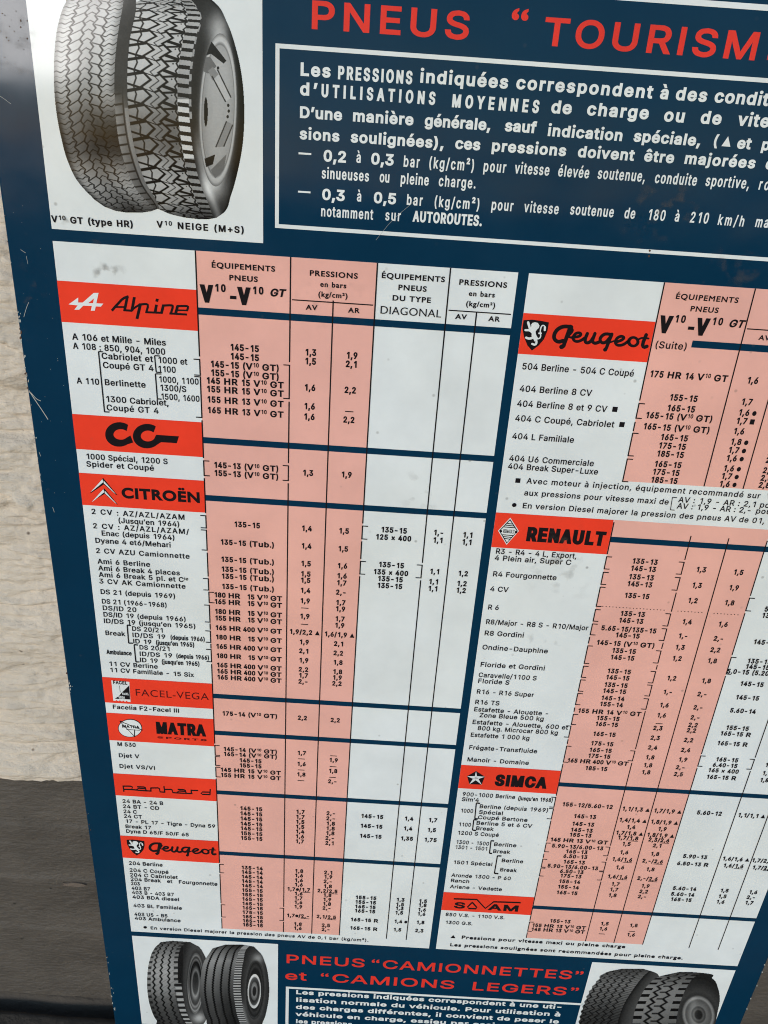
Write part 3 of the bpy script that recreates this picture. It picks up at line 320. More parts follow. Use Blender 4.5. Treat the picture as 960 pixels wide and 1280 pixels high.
-9,-16,-13,0,-39,18,17,19,9,20,4,11,-2,10,-3,6,-6,4,-9,1,-12,0,-10,-31,-11,-18,-6,-16,-8,-14,-10,-10,-14,-4,-19,2,-13,6,-12,10,-10,12,-6,14,-3,17,2,16,7,16,10,5,-11,9,-6,13,
-2,10,2,11,4,13,8,14,103,36,-10,-8,-10,-5,-11,-1,-8,1,-7,3,-6,6,-3,6,-2,9,3,11,9,10,12,8,16,6,17,7,4,75,262,-40,0,45,-59,22,0,1,234,192,3,28,175,52,-21,-12,-20,-7,-22,-3,-19,
3,-15,6,-12,11,-9,15,-5,19,126,0,-3,36,-10,28,-17,20,-21,11,-27,4,-27,-4,-24,-12,-17,-19,-12,-26,-4,-30,4,-29,11,-26,18,-21,24,-14,31,-6,27,3,23,7,21,12,11,53,108,4,16,7,12,
10,9,12,6,15,1,14,-2,12,-5,8,-10,6,-12,2,-15,7,114,263,-37,0,-37,-61,22,0,33,35,35,-35,22,0,1,201,200,2,12,185,273,-155,0,0,-273,158,0,0,35,-119,0,0,85,112,0,0,35,-112,0,0,
83,116,0,4,105,350,-27,-59,22,0,45,59,1,203,200,3,12,185,273,-155,0,0,-273,158,0,0,35,-119,0,0,85,112,0,0,35,-112,0,0,83,116,0,12,63,339,-9,-2,-7,-7,-3,-9,3,-10,7,-6,9,-3,
10,3,6,6,3,10,-3,9,-6,7,12,138,339,-10,-2,-7,-7,-2,-9,2,-10,7,-6,10,-3,9,3,7,6,2,10,-2,9,-7,7,1,46,88,1,12,44,44,-12,-3,-9,-9,-3,-12,3,-12,9,-8,12,-4,12,4,8,8,4,12,-4,12,-8,
9,1,44,88,1,20,24,-47,17,7,13,10,9,13,6,13,1,14,-1,13,-4,11,-6,8,-7,5,-10,2,-12,-3,-9,-8,-3,-12,3,-11,7,-8,10,-3,1,-16,-5,-16,-10,-12,1,58,88,2,12,44,183,-12,-3,-9,-9,-3,-12,
3,-12,9,-9,12,-3,12,3,8,9,4,12,-4,12,-8,9,12,44,44,-12,-3,-9,-9,-3,-12,3,-12,9,-8,12,-4,12,4,8,8,4,12,-4,12,-8,9,1,45,129,1,4,113,107,-97,0,0,-37,97,0,1,8212,400,1,4,404,114,
-408,0,0,-26,408,0,1,40,129,1,18,67,93,6,68,19,62,32,55,-21,0,-26,-31,-22,-35,-16,-39,-10,-40,-3,-40,3,-41,10,-40,16,-38,22,-35,26,-31,21,0,-32,55,-19,61,1,41,129,1,18,62,
93,-6,-69,-19,-61,-32,-55,21,0,26,31,22,35,16,38,10,40,4,41,-4,40,-10,40,-16,39,-22,35,-26,31,-21,0,32,-55,19,-62,1,47,112,1,4,3,-4,28,0,79,280,-28,0,1,39,75,1,6,29,185,17,
0,9,55,0,46,-35,0,0,-46,1,8217,88,1,22,24,178,16,7,12,10,10,12,5,15,2,17,-1,12,-4,10,-5,8,-8,5,-9,2,-7,-1,-7,-3,-5,-4,-3,-7,-2,-9,3,-11,7,-9,12,-4,-1,-15,-4,-14,-11,-13,1,
8220,171,2,22,149,276,-16,-7,-13,-9,-9,-13,-5,-15,-2,-17,1,-12,3,-10,6,-8,7,-5,9,-2,8,1,7,3,5,5,3,7,1,8,-2,12,-8,8,-11,4,0,15,5,14,11,14,22,62,276,-16,-7,-13,-9,-9,-13,-6,
-15,-2,-17,2,-12,3,-10,6,-8,7,-5,9,-2,8,1,7,3,5,5,3,7,1,8,-2,12,-8,8,-11,4,0,15,4,14,12,14,1,8221,171,2,22,109,178,16,7,13,10,9,12,5,15,2,17,-1,12,-3,10,-6,8,-7,5,-9,2,-8,
-1,-7,-3,-5,-4,-3,-7,-1,-9,2,-11,8,-9,11,-4,0,-15,-5,-14,-11,-13,22,22,178,16,7,12,10,10,12,5,15,2,17,-1,12,-4,10,-5,8,-8,5,-9,2,-7,-1,-7,-3,-5,-4,-3,-7,-2,-9,3,-11,7,-9,12,
-4,-1,-15,-4,-14,-11,-13,1,178,129,1,27,118,154,-60,0,27,30,16,25,5,23,-2,14,-7,13,-11,9,-14,6,-17,2,-14,-1,-13,-5,-13,-8,0,-31,11,12,13,8,14,3,8,-1,7,-3,6,-5,3,-7,1,-8,-8,
-25,-22,-30,-37,-39,0,-3,107,0,1,215,234,1,12,32,80,23,-24,62,62,61,-61,24,23,-62,62,62,61,-24,23,-61,-61,-62,62,-23,-24,61,-61,1,43,234,1,12,100,236,0,-78,-78,0,0,-33,78,
0,0,-78,33,0,0,78,78,0,0,33,-78,0,0,78,]
_load(GLYPHS)
CAP = {'H': 203.0, 'G': 273.0}
def _disc(x, y, r, n=16): return np.array([(x + r * math.cos(2 * math.pi * i / n), y + r * math.sin(2 * math.pi * i / n)) for i in range(n)])
for k in 'HG':
    c = CAP[k]
    GL[k, '•'] = (c * .8, [_disc(c * .42, c * .44, c * .36)])
    GL[k, '■'] = (c * .9, [np.array([(.06, .06), (.84, .06), (.84, .84), (.06, .84)]) * c])
    GL[k, '▲'] = (c * 1.0, [np.array([(.05, .05), (.95, .05), (.5, .85)]) * c])
    GL[k, ' '] = (c * .42, [])

_bar = np.array([(24., 0), (50, 0), (50, 203), (24, 203)])                # plain straight I and l, and a 1 without a foot
GL['H', 'I'] = (74, [_bar]); GL['H', 'l'] = (74, [_bar])
GL['H', '1'] = (172, [c + (22, 0) for c in GL['H', '1'][1] if len(c) > 4])
def area(c):
    x, y = c[:, 0], c[:, 1]
    return 0.5 * float(np.sum(np.roll(x, 1) * y - x * np.roll(y, 1)))
def offset(c, d):
    """move a closed outline outwards (counter-clockwise = solid) with mitred corners"""
    if abs(d) < 1e-9: return c
    e1 = c - np.roll(c, 1, 0); e2 = np.roll(c, -1, 0) - c
    n1 = np.stack([e1[:, 1], -e1[:, 0]], 1); n2 = np.stack([e2[:, 1], -e2[:, 0]], 1)
    n1 /= np.maximum(np.linalg.norm(n1, axis=1, keepdims=True), 1e-9)
    n2 /= np.maximum(np.linalg.norm(n2, axis=1, keepdims=True), 1e-9)
    b = n1 + n2; q = np.maximum((b * b).sum(1, keepdims=True) / 2, 0.35)
    return c + d * b / q
def fill(contours):
    """triangles covering the union of closed outlines (non-zero winding, holes clockwise)"""
    vs, es = [], []
    for c in contours:
        k = len(vs); n = len(c)
        vs += [Vector((float(p[0]), float(p[1]))) for p in c]
        es += [(k + i, k + (i + 1) % n) for i in range(n)]
    if not vs: return np.zeros((0, 2)), []
    ov, oe, of, *_ = delaunay_2d_cdt(vs, es, [], 0, 1e-4, False)
    V_ = np.array([(p.x, p.y) for p in ov]); F_ = np.array(of, int).reshape(-1, 3)
    if not len(F_): return V_, []
    ce = V_[F_].mean(1); wind = np.zeros(len(ce), int)
    for c in contours:
        a = c; b = np.roll(c, -1, 0)
        for p, q in zip(a, b):
            cr = (q[0] - p[0]) * (ce[:, 1] - p[1]) - (ce[:, 0] - p[0]) * (q[1] - p[1])
            wind += ((p[1] <= ce[:, 1]) & (q[1] > ce[:, 1]) & (cr > 0)).astype(int)
            wind -= ((p[1] > ce[:, 1]) & (q[1] <= ce[:, 1]) & (cr < 0)).astype(int)
    F_ = F_[wind != 0]
    return V_, F_
_cache = {}
def glyph(font, ch, xs, bold):
    """filled glyph, cap height 1, origin on the baseline"""
    key = (font, ch, round(xs, 2), round(bold, 3))
    if key not in _cache:
        adv, cs = GL.get((font, ch), GL[font, '-'])
        s = 1 / CAP[font]
        out = []
        for c in cs:
            q = offset(np.stack([c[:, 0] * s * key[2], c[:, 1] * s], 1), key[3] / 2)
            if ch in 'ijéèàêÉË' and c[:, 1].min() * s > .74: q[:, 1] += key[3] * .8      # keep dots and accents clear
            out.append(q)
        v, f = fill(out)
        if len(v): v[:, 1] = (v[:, 1]) / (1 + key[3]) + (key[3] / 2) / (1 + key[3])
        if len(v): v[:, 0] += key[3] * .3
        _cache[key] = (adv * s * key[2] + key[3] * .6, v, f)
    return _cache[key]

class MB:
    """collects flat enamel shapes in sign coordinates, then links them as ONE mesh object"""
    def __init__(s, lift): s.v, s.f, s.n, s.lift = [], [], 0, lift
    def tris(s, uv, f):
        if len(f) == 0: return
        s.v.append(np.asarray(uv, float)); s.f.append(np.asarray(f, int) + s.n); s.n += len(uv)
    def rect(s, u0, v0, u1, v1): s.tris([(u0, v0), (u1, v0), (u1, v1), (u0, v1)], [(0, 1, 2), (0, 2, 3)])
    def shape(s, contours_uv):
        """union of outlines given in sign coordinates"""
        cs = []
        for c in contours_uv:
            c = np.asarray(c, float); cs.append(c if area(c) > 0 else c[::-1])
        v, f = fill(cs); s.tris(v, f)
    def hole_shape(s, outer, inner):
        o = np.asarray(outer, float); i = np.asarray(inner, float)
        v, f = fill([o if area(o) > 0 else o[::-1], i if area(i) < 0 else i[::-1]]); s.tris(v, f)
    def build(s, name, mat, parent):
        uv = np.concatenate(s.v); f = np.concatenate(s.f)
        a = uv[f]; cr = (a[:, 1, 0] - a[:, 0, 0]) * (a[:, 2, 1] - a[:, 0, 1]) - (a[:, 2, 0] - a[:, 0, 0]) * (a[:, 1, 1] - a[:, 0, 1])
        f = np.where((cr < 0)[:, None], f, f[:, ::-1])            # all facing the viewer
        f = f[:, ::-1]
        co = np.stack([(uv[:, 0] - U_MID) * K, np.full(len(uv), -s.lift), (V_BASE - uv[:, 1]) * K], 1)
        return mesh(name, co, f, mat, parent)
def mesh(name, co, faces, mat, parent=None, smooth=False):
    me = bpy.data.meshes.new(name); co = np.asarray(co, np.float32); faces = np.asarray(faces, np.int32)
    k = faces.shape[1]
    me.vertices.add(len(co)); me.vertices.foreach_set('co', co.ravel())
    me.loops.add(faces.size); me.loops.foreach_set('vertex_index', faces.ravel())
    me.polygons.add(len(faces)); me.polygons.foreach_set('loop_start', np.arange(0, faces.size, k, dtype=np.int32))
    me.polygons.foreach_set('loop_total', np.full(len(faces), k, np.int32))
    me.polygons.foreach_set('use_smooth', np.full(len(faces), smooth))
    me.update(calc_edges=True); me.materials.append(mat)
    o = bpy.data.objects.new(name, me); COL.objects.link(o)
    if parent: o.parent = parent
    return o

# styles: font, horizontal squeeze, extra weight (share of cap height), tracking (share of cap height)
ST = {
 'light': ('H', .95, 0.06, .06), 'cond': ('H', 0.62, 0.08, .05), 'bold': ('H', .70, 0.125, .03), 'heavy': ('H', 1.0, 0.13, .03), 'capt': ('H', .95, .11, .06),
 'ncond': ('H', 0.60, 0.12, .08), 'nlight': ('H', 0.60, 0.065, .06), 'title': ('H', 1.24, 0.08, .05), 'head': ('G', 0.95, 0.08, .08), 'thin': ('G', 1.06, 0.0, .03),
 'gothic': ('H', 0.62, 0.18, .02), 'wide': ('H', 1.5, 0.07, .1), 'wideb': ('H', 1.25, 0.15, .06), 'black': ('G', 1.12, 0.15, .06), 'caps': ('G', 1.05, -0.005, .12),
 'ghead': ('G', 1.08, 0.09, .09), 'wnote': ('G', 1.45, .09, .12),
}
def layout(s, st):
    """list of (glyph verts, faces, x, y, scale), gaps, width"""
    font, xs, bold, tr = ST[st]
    x = 0; items = []; sup = False; under = None; lines = []; gaps = []
    for ch in s:
        if ch == '^': sup = not sup; continue
        if ch == '_':
            if under is None: under = x
            else: lines.append((under, x - tr)); under = None
            continue
        a, v, f = glyph('G' if ch in '“”' else font, ch, xs * 1.42 if st == 'bold' and ch in 'HRVGTub' else xs, bold * (.8 if sup else 1))
        k = .66 if sup else 1.0; dy = .40 if sup else 0
        items.append([ch, v, f, x, dy, k]); x += a * k + tr * k
    return items, x - tr, lines
def put(mb, s, u0, v0, cap, st, width=None, mode='auto', shear=0.0):
    items, w0, lines = layout(s, st)
    sx, dtr, dsp = 1.0, 0.0, 0.0
    if width is not None:
        w = width / cap; n = max(len(items) - 1, 1); nsp = sum(1 for i in items if i[0] == ' ')
        if mode == 'word' and nsp: dsp = (w - w0) / nsp
        elif mode == 'scale': sx = w / w0
        else:
            dtr = (w - w0) / n
            lim = (-.05, .22)
            if not lim[0] <= dtr <= lim[1]:
                d2 = min(max(dtr, lim[0]), lim[1]); sx = w / (w0 + d2 * n); dtr = d2
    e = 0.0
    for ch, v, f, x, dy, k in items:
        if len(f):
            uu = u0 + (x + e + v[:, 0] * k) * sx * cap + shear * (v[:, 1] * k + dy) * cap
            mb.tris(np.stack([uu, v0 - (v[:, 1] * k + dy) * cap], 1), f)
        e += dtr + (dsp if ch == ' ' else 0)
    for a, b in lines: mb.rect(u0 + a * sx * cap, v0 + cap * .16, u0 + b * sx * cap, v0 + cap * .27)
    return w0 * sx * cap
def put_c(mb, s, uc, v0, cap, st):
    w = layout(s, st)[1] * cap
    if st == 'bold' and 'V^' in s: w = 104.5 if 'HR' in s else 92.0           # these lines are set to one measure
    put(mb, s, uc - w / 2, v0, cap, st, w)
class Zoom:
    """reads positions measured on an enlargement of the photo: origin and magnification"""
    def __init__(s, ox, oy, k): s.ox, s.oy, s.k = ox, oy, k
    def uv(s, X, Y): return tuple(float(q) for q in S(s.ox + X / s.k, s.oy + Y / s.k))
    def uvs(s, pts):
        a = np.asarray(pts, float); u, v = S(s.ox + a[:, 0] / s.k, s.oy + a[:, 1] / s.k); return np.stack([u, v], 1)
    def text(s, mb, t, X0, Y0, X1, st, cap, mode='auto', shear=0.0):
        u0, v0 = s.uv(X0, Y0)
        y1 = Y0 + (X1 - X0) * .065; u1 = s.uv(X1, y1)[0]
        put(mb, t, u0, v0, cap, st, u1 - u0, mode, shear)
    def column(s, uc, rows, st, cap, mb_of):
        """rows: 'Y text|Y text' - the baseline of every figure of one column"""
        for r in rows.split('|'):
            y, t = r.strip().split(' ', 1)
            v = V_at(uc, s.oy + float(y) / s.k); mb = mb_of(v)
            if t == '—': mb.rect(uc - cap * .62, v - cap * .1, uc + cap * .62, v + cap * .04); continue
            m = t[-1] if t[-1] in '•■▲' and '/' not in t else ''
            t0 = t[:-1].strip() if m else t
            put_c(mb, t0, uc, v, cap, st)
            if m: put(mb, m, uc + layout(t0, st)[1] * cap / 2 + cap * .35, v, cap, st)
def ribbon(pts, w, smooth=0, cap=True):
    """outline of a stroke of width w along a polyline"""
    p = np.asarray(pts, float)
    for _ in range(smooth):
        q = [p[0]]
        for a, b in zip(p[:-1], p[1:]): q += [a * .75 + b * .25, a * .25 + b * .75]
        p = np.array(q + [p[-1]])
    d = np.gradient(p, axis=0); d /= np.maximum(np.linalg.norm(d, axis=1, keepdims=True), 1e-9)
    n = np.stack([-d[:, 1], d[:, 0]], 1) * w / 2
    l, r = p + n, (p - n)[::-1]
    if cap:
        a0 = math.atan2(n[-1][1], n[-1][0]); e = [p[-1] + w / 2 * np.array([math.cos(a0 - t), math.sin(a0 - t)]) for t in (math.pi * .25, math.pi * .5, math.pi * .75)]
        a1 = math.atan2(-n[0][1], -n[0][0]); b = [p[0] + w / 2 * np.array([math.cos(a1 - t), math.sin(a1 - t)]) for t in (math.pi * .25, math.pi * .5, math.pi * .75)]
        return np.concatenate([l, e, r, b])
    return np.concatenate([l, r])
def arc(x, y, rx, ry, a0, a1, n=20):
    t = np.radians(np.linspace(a0, a1, n)); return np.stack([x + rx * np.cos(t), y + ry * np.sin(t)], 1)
# ---------------------------------------------------------------- ground and wall
YW = 0.048                                       # wall face behind the foot of the sign
def noise2(x, z, seed):
    rs = np.random.RandomState(seed); T = rs.rand(256, 256)
    xi, zi = np.floor(x).astype(int), np.floor(z).astype(int); fx, fz = x - xi, z - zi
    fx = fx * fx * (3 - 2 * fx); fz = fz * fz * (3 - 2 * fz)
    g = lambda i, j: T[i & 255, j & 255]
    return (g(xi, zi) * (1 - fx) + g(xi + 1, zi) * fx) * (1 - fz) + (g(xi, zi + 1) * (1 - fx) + g(xi + 1, zi + 1) * fx) * fz
def fbm(x, z, seed, oct=5, gain=.55):
    s = 0; a = 1; t = 0
    for o in range(oct):
        s = s + a * noise2(x * 2 ** o + 17 * o, z * 2 ** o + 31 * o, seed + o); t += a; a *= gain
    return s / t - .5
CAM_W = ROOT_M @ M
def wall_hit(x, y, yw=YW):
    d = CAM_W.to_3x3() @ Vector(((x - 480) / FPX, -(y - 640) / FPX, -1)); o = CAM_W.translation
    t = (yw - o.y) / d.y; p = o + d * t
    return p.x, p.z
def stone(name, bump_scale, cols, rough, strength, speck):
    m = bpy.data.materials.new(name); m.use_nodes = True
    n, l = m.node_tree.nodes, m.node_tree.links; b = n['Principled BSDF']
    tc = n.new('ShaderNodeTexCoord'); mp = n.new('ShaderNodeMapping'); mp.inputs['Scale'].default_value = (1, 1, 2.2)
    l.new(tc.outputs['Object'], mp.inputs['Vector'])
    no = n.new('ShaderNodeTexNoise'); no.inputs['Scale'].default_value = 9; no.inputs['Detail'].default_value = 8; no.inputs['Roughness'].default_value = .65
    l.new(mp.outputs['Vector'], no.inputs['Vector'])
    cr = n.new('ShaderNodeValToRGB'); cr.color_ramp.elements[0].position = .32; cr.color_ramp.elements[1].position = .68
    cr.color_ramp.elements[0].color = (*cols[0], 1); cr.color_ramp.elements[1].color = (*cols[1], 1)
    l.new(no.outputs['Fac'], cr.inputs['Fac'])
    vo = n.new('ShaderNodeTexVoronoi'); vo.inputs['Scale'].default_value = 60; l.new(tc.outputs['Object'], vo.inputs['Vector'])
    r1 = n.new('ShaderNodeMapRange'); r1.inputs['From Min'].default_value = .06; r1.inputs['From Max'].default_value = .14
    r1.inputs['To Min'].default_value = 1; r1.inputs['To Max'].default_value = 0; l.new(vo.outputs['Distance'], r1.inputs['Value'])
    wh = n.new('ShaderNodeTexWhiteNoise'); l.new(vo.outputs['Position'], wh.inputs['Vector'])
    r2 = n.new('ShaderNodeMapRange'); r2.inputs['From Min'].default_value = .75; r2.inputs['From Max'].default_value = .95; l.new(wh.outputs['Value'], r2.inputs['Value'])
    mu = n.new('ShaderNodeMath'); mu.operation = 'MULTIPLY'; l.new(r1.outputs['Result'], mu.inputs[0]); l.new(r2.outputs['Result'], mu.inputs[1])
    mx = n.new('ShaderNodeMixRGB'); mx.inputs['Color2'].default_value = (*speck, 1)
    l.new(mu.outputs[0], mx.inputs['Fac']); l.new(cr.outputs['Color'], mx.inputs['Color1']); l.new(mx.outputs['Color'], b.inputs['Base Color'])
    b.inputs['Roughness'].default_value = rough
    n3 = n.new('ShaderNodeTexNoise'); n3.inputs['Scale'].default_value = bump_scale; n3.inputs['Detail'].default_value = 9; n3.inputs['Roughness'].default_value = .6
    l.new(mp.outputs['Vector'], n3.inputs['Vector'])
    bu = n.new('ShaderNodeBump'); bu.inputs['Strength'].default_value = strength; bu.inputs['Distance'].default_value = .006
    l.new(n3.outputs['Fac'], bu.inputs['Height']); l.new(bu.outputs['Normal'], b.inputs['Normal'])
    return m
M_LIME = stone('cream_limewash', 120, ((.62, .54, .45), (.73, .635, .53)), .78, .55, (.16, .12, .09))
M_PLINTH = stone('dark_grey_paint', 110, ((.068, .057, .047), (.116, .099, .083)), .62, .6, (.02, .018, .016))
M_GROUND = stone('warm_paving', 70, ((.30, .235, .17), (.46, .37, .27)), .85, .6, (.05, .04, .03))
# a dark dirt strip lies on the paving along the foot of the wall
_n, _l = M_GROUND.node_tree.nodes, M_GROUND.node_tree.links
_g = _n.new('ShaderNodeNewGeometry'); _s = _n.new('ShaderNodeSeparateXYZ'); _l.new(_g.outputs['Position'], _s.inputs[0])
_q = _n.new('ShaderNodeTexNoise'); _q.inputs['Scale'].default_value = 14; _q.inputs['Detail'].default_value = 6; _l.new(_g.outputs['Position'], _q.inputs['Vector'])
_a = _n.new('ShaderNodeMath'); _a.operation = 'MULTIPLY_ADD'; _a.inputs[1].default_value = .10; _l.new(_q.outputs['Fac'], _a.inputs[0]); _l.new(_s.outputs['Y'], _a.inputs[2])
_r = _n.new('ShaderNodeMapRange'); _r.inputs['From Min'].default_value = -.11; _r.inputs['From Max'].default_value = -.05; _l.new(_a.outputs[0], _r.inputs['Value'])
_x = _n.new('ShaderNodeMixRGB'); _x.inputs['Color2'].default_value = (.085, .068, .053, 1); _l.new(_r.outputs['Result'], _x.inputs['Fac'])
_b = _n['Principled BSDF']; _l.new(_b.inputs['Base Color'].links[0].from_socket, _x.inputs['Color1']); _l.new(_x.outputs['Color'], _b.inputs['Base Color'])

def band(x, zs, w=.05):
    return fbm(x * w * 60, zs, 3, 3)
def z_edge(x):                                    # wavy upper edge of the dark plinth
    x0, z0 = wall_hit(50, 971); x1, z1 = wall_hit(105, 977)
    return z0 + 0.0035 * fbm(x * 16, x * 0 + 4.2, 11, 4)
def grid(xs, zs, yfun):
    X, Z = np.meshgrid(xs, zs); Y = yfun(X, Z)
    co = np.stack([X, Y, Z], -1).reshape(-1, 3); n, m_ = X.shape
    a = (np.arange(n - 1)[:, None] * m_ + np.arange(m_ - 1)[None, :]).ravel()
    return co, np.stack([a, a + 1, a + m_ + 1, a + m_], 1)
LEDGES = [((10, 612), (52, 632), .0075, .035), ((10, 748), (70, 738), .0045, .03), ((5, 869), (85, 878), .0035, .012), ((5, 883), (85, 887), .003, .02), ((0, 420), (25, 432), .003, .04), ((0, 330), (15, 333), .003, .04), ((20, 690), (60, 700), .002, .02)]
def wall_y(X, Z):
    warp = .9 * fbm(X * 9, Z * 14, 13, 3)
    y = -0.014 * fbm(X * 5, Z * 10, 21, 3)
    rd = lambda fx, fz, sd, o: 1 - np.abs(2 * fbm(X * fx + warp, Z * fz + warp * 1.5, sd, o, .5))       # sharp little overhangs
    y = y +   .011 * rd(5, 24, 31, 4) ** 2 +   .0058 * rd(14, 66, 35, 4) ** 2 + .0023 * rd(45, 150, 38, 3) ** 2 - .0026 * fbm(X * 120, Z * 260, 41, 3)
    y = y - y.mean()
    for k, (a, b, amp, h) in enumerate(LEDGES):
        xa, za = wall_hit(*a); xb, zb = wall_hit(*b)
        zc = za + np.clip((X - xa) / (xb - xa), -1.5, 2.0) * (zb - za) + .010 * fbm(X * 14, X * 0 + k * 3.7, 51 + k, 4)
        d = Z - zc
        on = .35 + .65 * np.clip(.5 + 1.6 * fbm(X * 7, X * 0 + k, 71 + k, 2), 0, 1)
        y = y - 1.8 * amp * on * np.where(d > 0, np.exp(-d / h) * np.clip(d / .0025, 0, 1), 0) + amp * .5 * on * np.where(d <= 0, np.exp(d / .006), 0)
    e = Z - z_edge(X)
    y = y - .006 * np.exp(-np.abs(e - .012) / .010)
    return YW + y
X0, X1, Z1 = -2.6, 2.6, 1.75
zE = float(wall_hit(50, 971)[1])
xv = [wall_hit(0, 230)[0], wall_hit(140, 1000)[0]]
xs = np.concatenate([np.arange(X0, -1.0, .02), np.arange(-1.0, xv[0] - .04, .005), np.arange(xv[0] - .04, xv[1] + .02, .0014), np.arange(xv[1] + .02, 1.0, .006), np.arange(1.0, X1 + .01, .02)])
zs = np.linspace(0, 1, 800)
co, fa = grid(xs, zs, lambda X, Z: 0 * X)
Xg = co[:, 0].astype(float); tg = co[:, 2].astype(float)
zlo = z_edge(Xg); Zg = zlo + tg * (Z1 - zlo)
co[:, 2] = Zg; co[:, 1] = wall_y(Xg, Zg)
wall = mesh('wall', co, fa, M_LIME, None, True)
# back, top and ends give the wall its thickness
def prism(name, x0, y0, z0, x1, y1, z1, mat, parent=None):
    v = [(x, y, z) for x in (x0, x1) for y in (y0, y1) for z in (z0, z1)]
    f = [(0, 1, 3, 2), (4, 6, 7, 5), (0, 4, 5, 1), (2, 3, 7, 6), (0, 2, 6, 4), (1, 5, 7, 3)]
    return mesh(name, v, f, mat, parent)
prism('wall_core', X0, YW + .045, 0.0, X1, YW + .40, Z1 + .01, M_LIME, wall)
wall['label'] = 'rough cream limewashed masonry wall with a dark painted foot behind the enamel sign'; wall['category'] = 'wall'
def plinth_y(X, Z):
    y = -0.006 * fbm(X * 4, Z * 6, 91, 3) - .002 * fbm(X * 14, Z * 34, 95, 4) - .0012 * fbm(X * 90, Z * 110, 97, 3)
    for k, (a, b) in enumerate((((0, 1032), (100, 1040)), ((0, 1096), (110, 1102)), ((0, 1160), (110, 1166)))):
        z = wall_hit(*a)[1] + .004 * fbm(X * 12, X * 0 + k, 61 + k, 3); d = Z - z
        y = y - .0019 * np.where(d < 0, np.exp(d / .02), np.exp(-d / .002))
    return YW + .004 + y
co, fa = grid(xs, np.linspace(0, 1, 150), lambda X, Z: 0 * X)
Xg = co[:, 0].astype(float); tg = co[:, 2].astype(float)
lo = -.004 + .008 * fbm(Xg * 22, Xg * 0 + 9, 44, 4); hi = z_edge(Xg) - .0004
Zg = lo + tg * (hi - lo); co[:, 2] = Zg; co[:, 1] = plinth_y(Xg, Zg)
plinth = mesh('painted_plinth', co, fa, M_PLINTH, wall, True)
# a scuffed patch where the dark paint has come off, beside the sign
sx, sz = wall_hit(92, 1107)
scuff = [(sx + .016 * math.cos(i * .4488) * (.7 + .5 * random.random()), sz + .0042 * math.sin(i * .4488) * (.6 + .7 * random.random())) for i in range(14)]
sy = float(plinth_y(np.array([sx]), np.array([sz]))[0]) - .0016
v_ = [(x, sy, z) for x, z in scuff] + [(x, sy + .004, z) for x, z in scuff]
me_ = bpy.data.meshes.new('scuffed_patch'); me_.from_pydata(v_, [], [tuple(range(14))[::-1]] + [(i, (i + 1) % 14, 14 + (i + 1) % 14, 14 + i) for i in range(14)]); me_.update()
me_.materials.append(stone('bare_render', 90, ((.13, .10, .08), (.19, .15, .12)), .8, .5, (.05, .04, .03)))
so_ = bpy.data.objects.new('scuffed_patch', me_); COL.objects.link(so_); so_.parent = plinth
gx = np.concatenate([[-60, -20, -6, -2.5, -2.0, -1.6], np.arange(-1.2, 1.2, .012), [1.6, 2.0, 2.5, 6, 20, 60]])
gy = np.concatenate([[-60, -20, -6, -2.5, -1.5], np.arange(-.6, 0, .008), np.arange(0, .075, .0025), [.12, .5, 2, 20, 60]])
def ground_z(X, Y):
    near = np.clip(1 - np.abs(X) / 3.0, 0, 1) * np.clip(1 - np.abs(Y) / .7, 0, 1)
    return near * (.010 * fbm(X * 16, Y * 16, 7, 5)) - .001 - near * .030 * np.exp(-((Y - YW + .010 + .006 * fbm(X * 9, X * 0, 15, 3)) / .007) ** 2)
X, Y = np.meshgrid(gx, gy); co = np.stack([X, Y, ground_z(X, Y)], -1).reshape(-1, 3)
n_, m_ = X.shape; a = (np.arange(n_ - 1)[:, None] * m_ + np.arange(m_ - 1)[None, :]).ravel()
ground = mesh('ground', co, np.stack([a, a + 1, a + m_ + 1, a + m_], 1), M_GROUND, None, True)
ground['kind'] = 'structure'

# ---------------------------------------------------------------- the sign
sign = bpy.data.objects.new('enamel_sign', None); COL.objects.link(sign)
sign.matrix_world = ROOT_M
sign['label'] = 'blue enamel tyre pressure sign with white and pink tables, leaning on the wall'
sign['category'] = 'sign'
L1, L2, L3, L4, L5 = .00015, .0003, .00045, .0006, .00075
UL, UR, VT = -479.0, 821.0, -560.0
# plate: steel sheet with folded-back edge, built as a bevelled slab
def plate():
    r = 4.0
    def loop(ins, y): return [loc(UL + ins, VT + ins)[0::2] + (y,), loc(UR - ins, VT + ins)[0::2] + (y,), loc(UR - ins, V_BASE - ins)[0::2] + (y,), loc(UL + ins, V_BASE - ins)[0::2] + (y,)]
    rings = [loop(i, y) for i, y in ((3.2, 0.0), (1.4, .0004), (.3, .0014), (0, .003), (0, .016), (3, .0165), (3.5, .004))]
    v = [(x, y, z) for rg in rings for (x, z, y) in rg]
    f = [(3, 2, 1, 0)]
    for k in range(len(rings) - 1):
        for i in range(4):
            j = (i + 1) % 4; f.append((k * 4 + i, k * 4 + j, k * 4 + 4 + j, k * 4 + 4 + i))
    q = (len(rings) - 1) * 4; f.append((q, q + 1, q + 2, q + 3))
    return mesh('sign_plate', v, f, M_BLUE, sign)
plate()

def flat(name, mat, parent, lift, rects):
    m = MB(lift)
    for r in rects: m.rect(*r)
    return m.build(name, mat, parent)
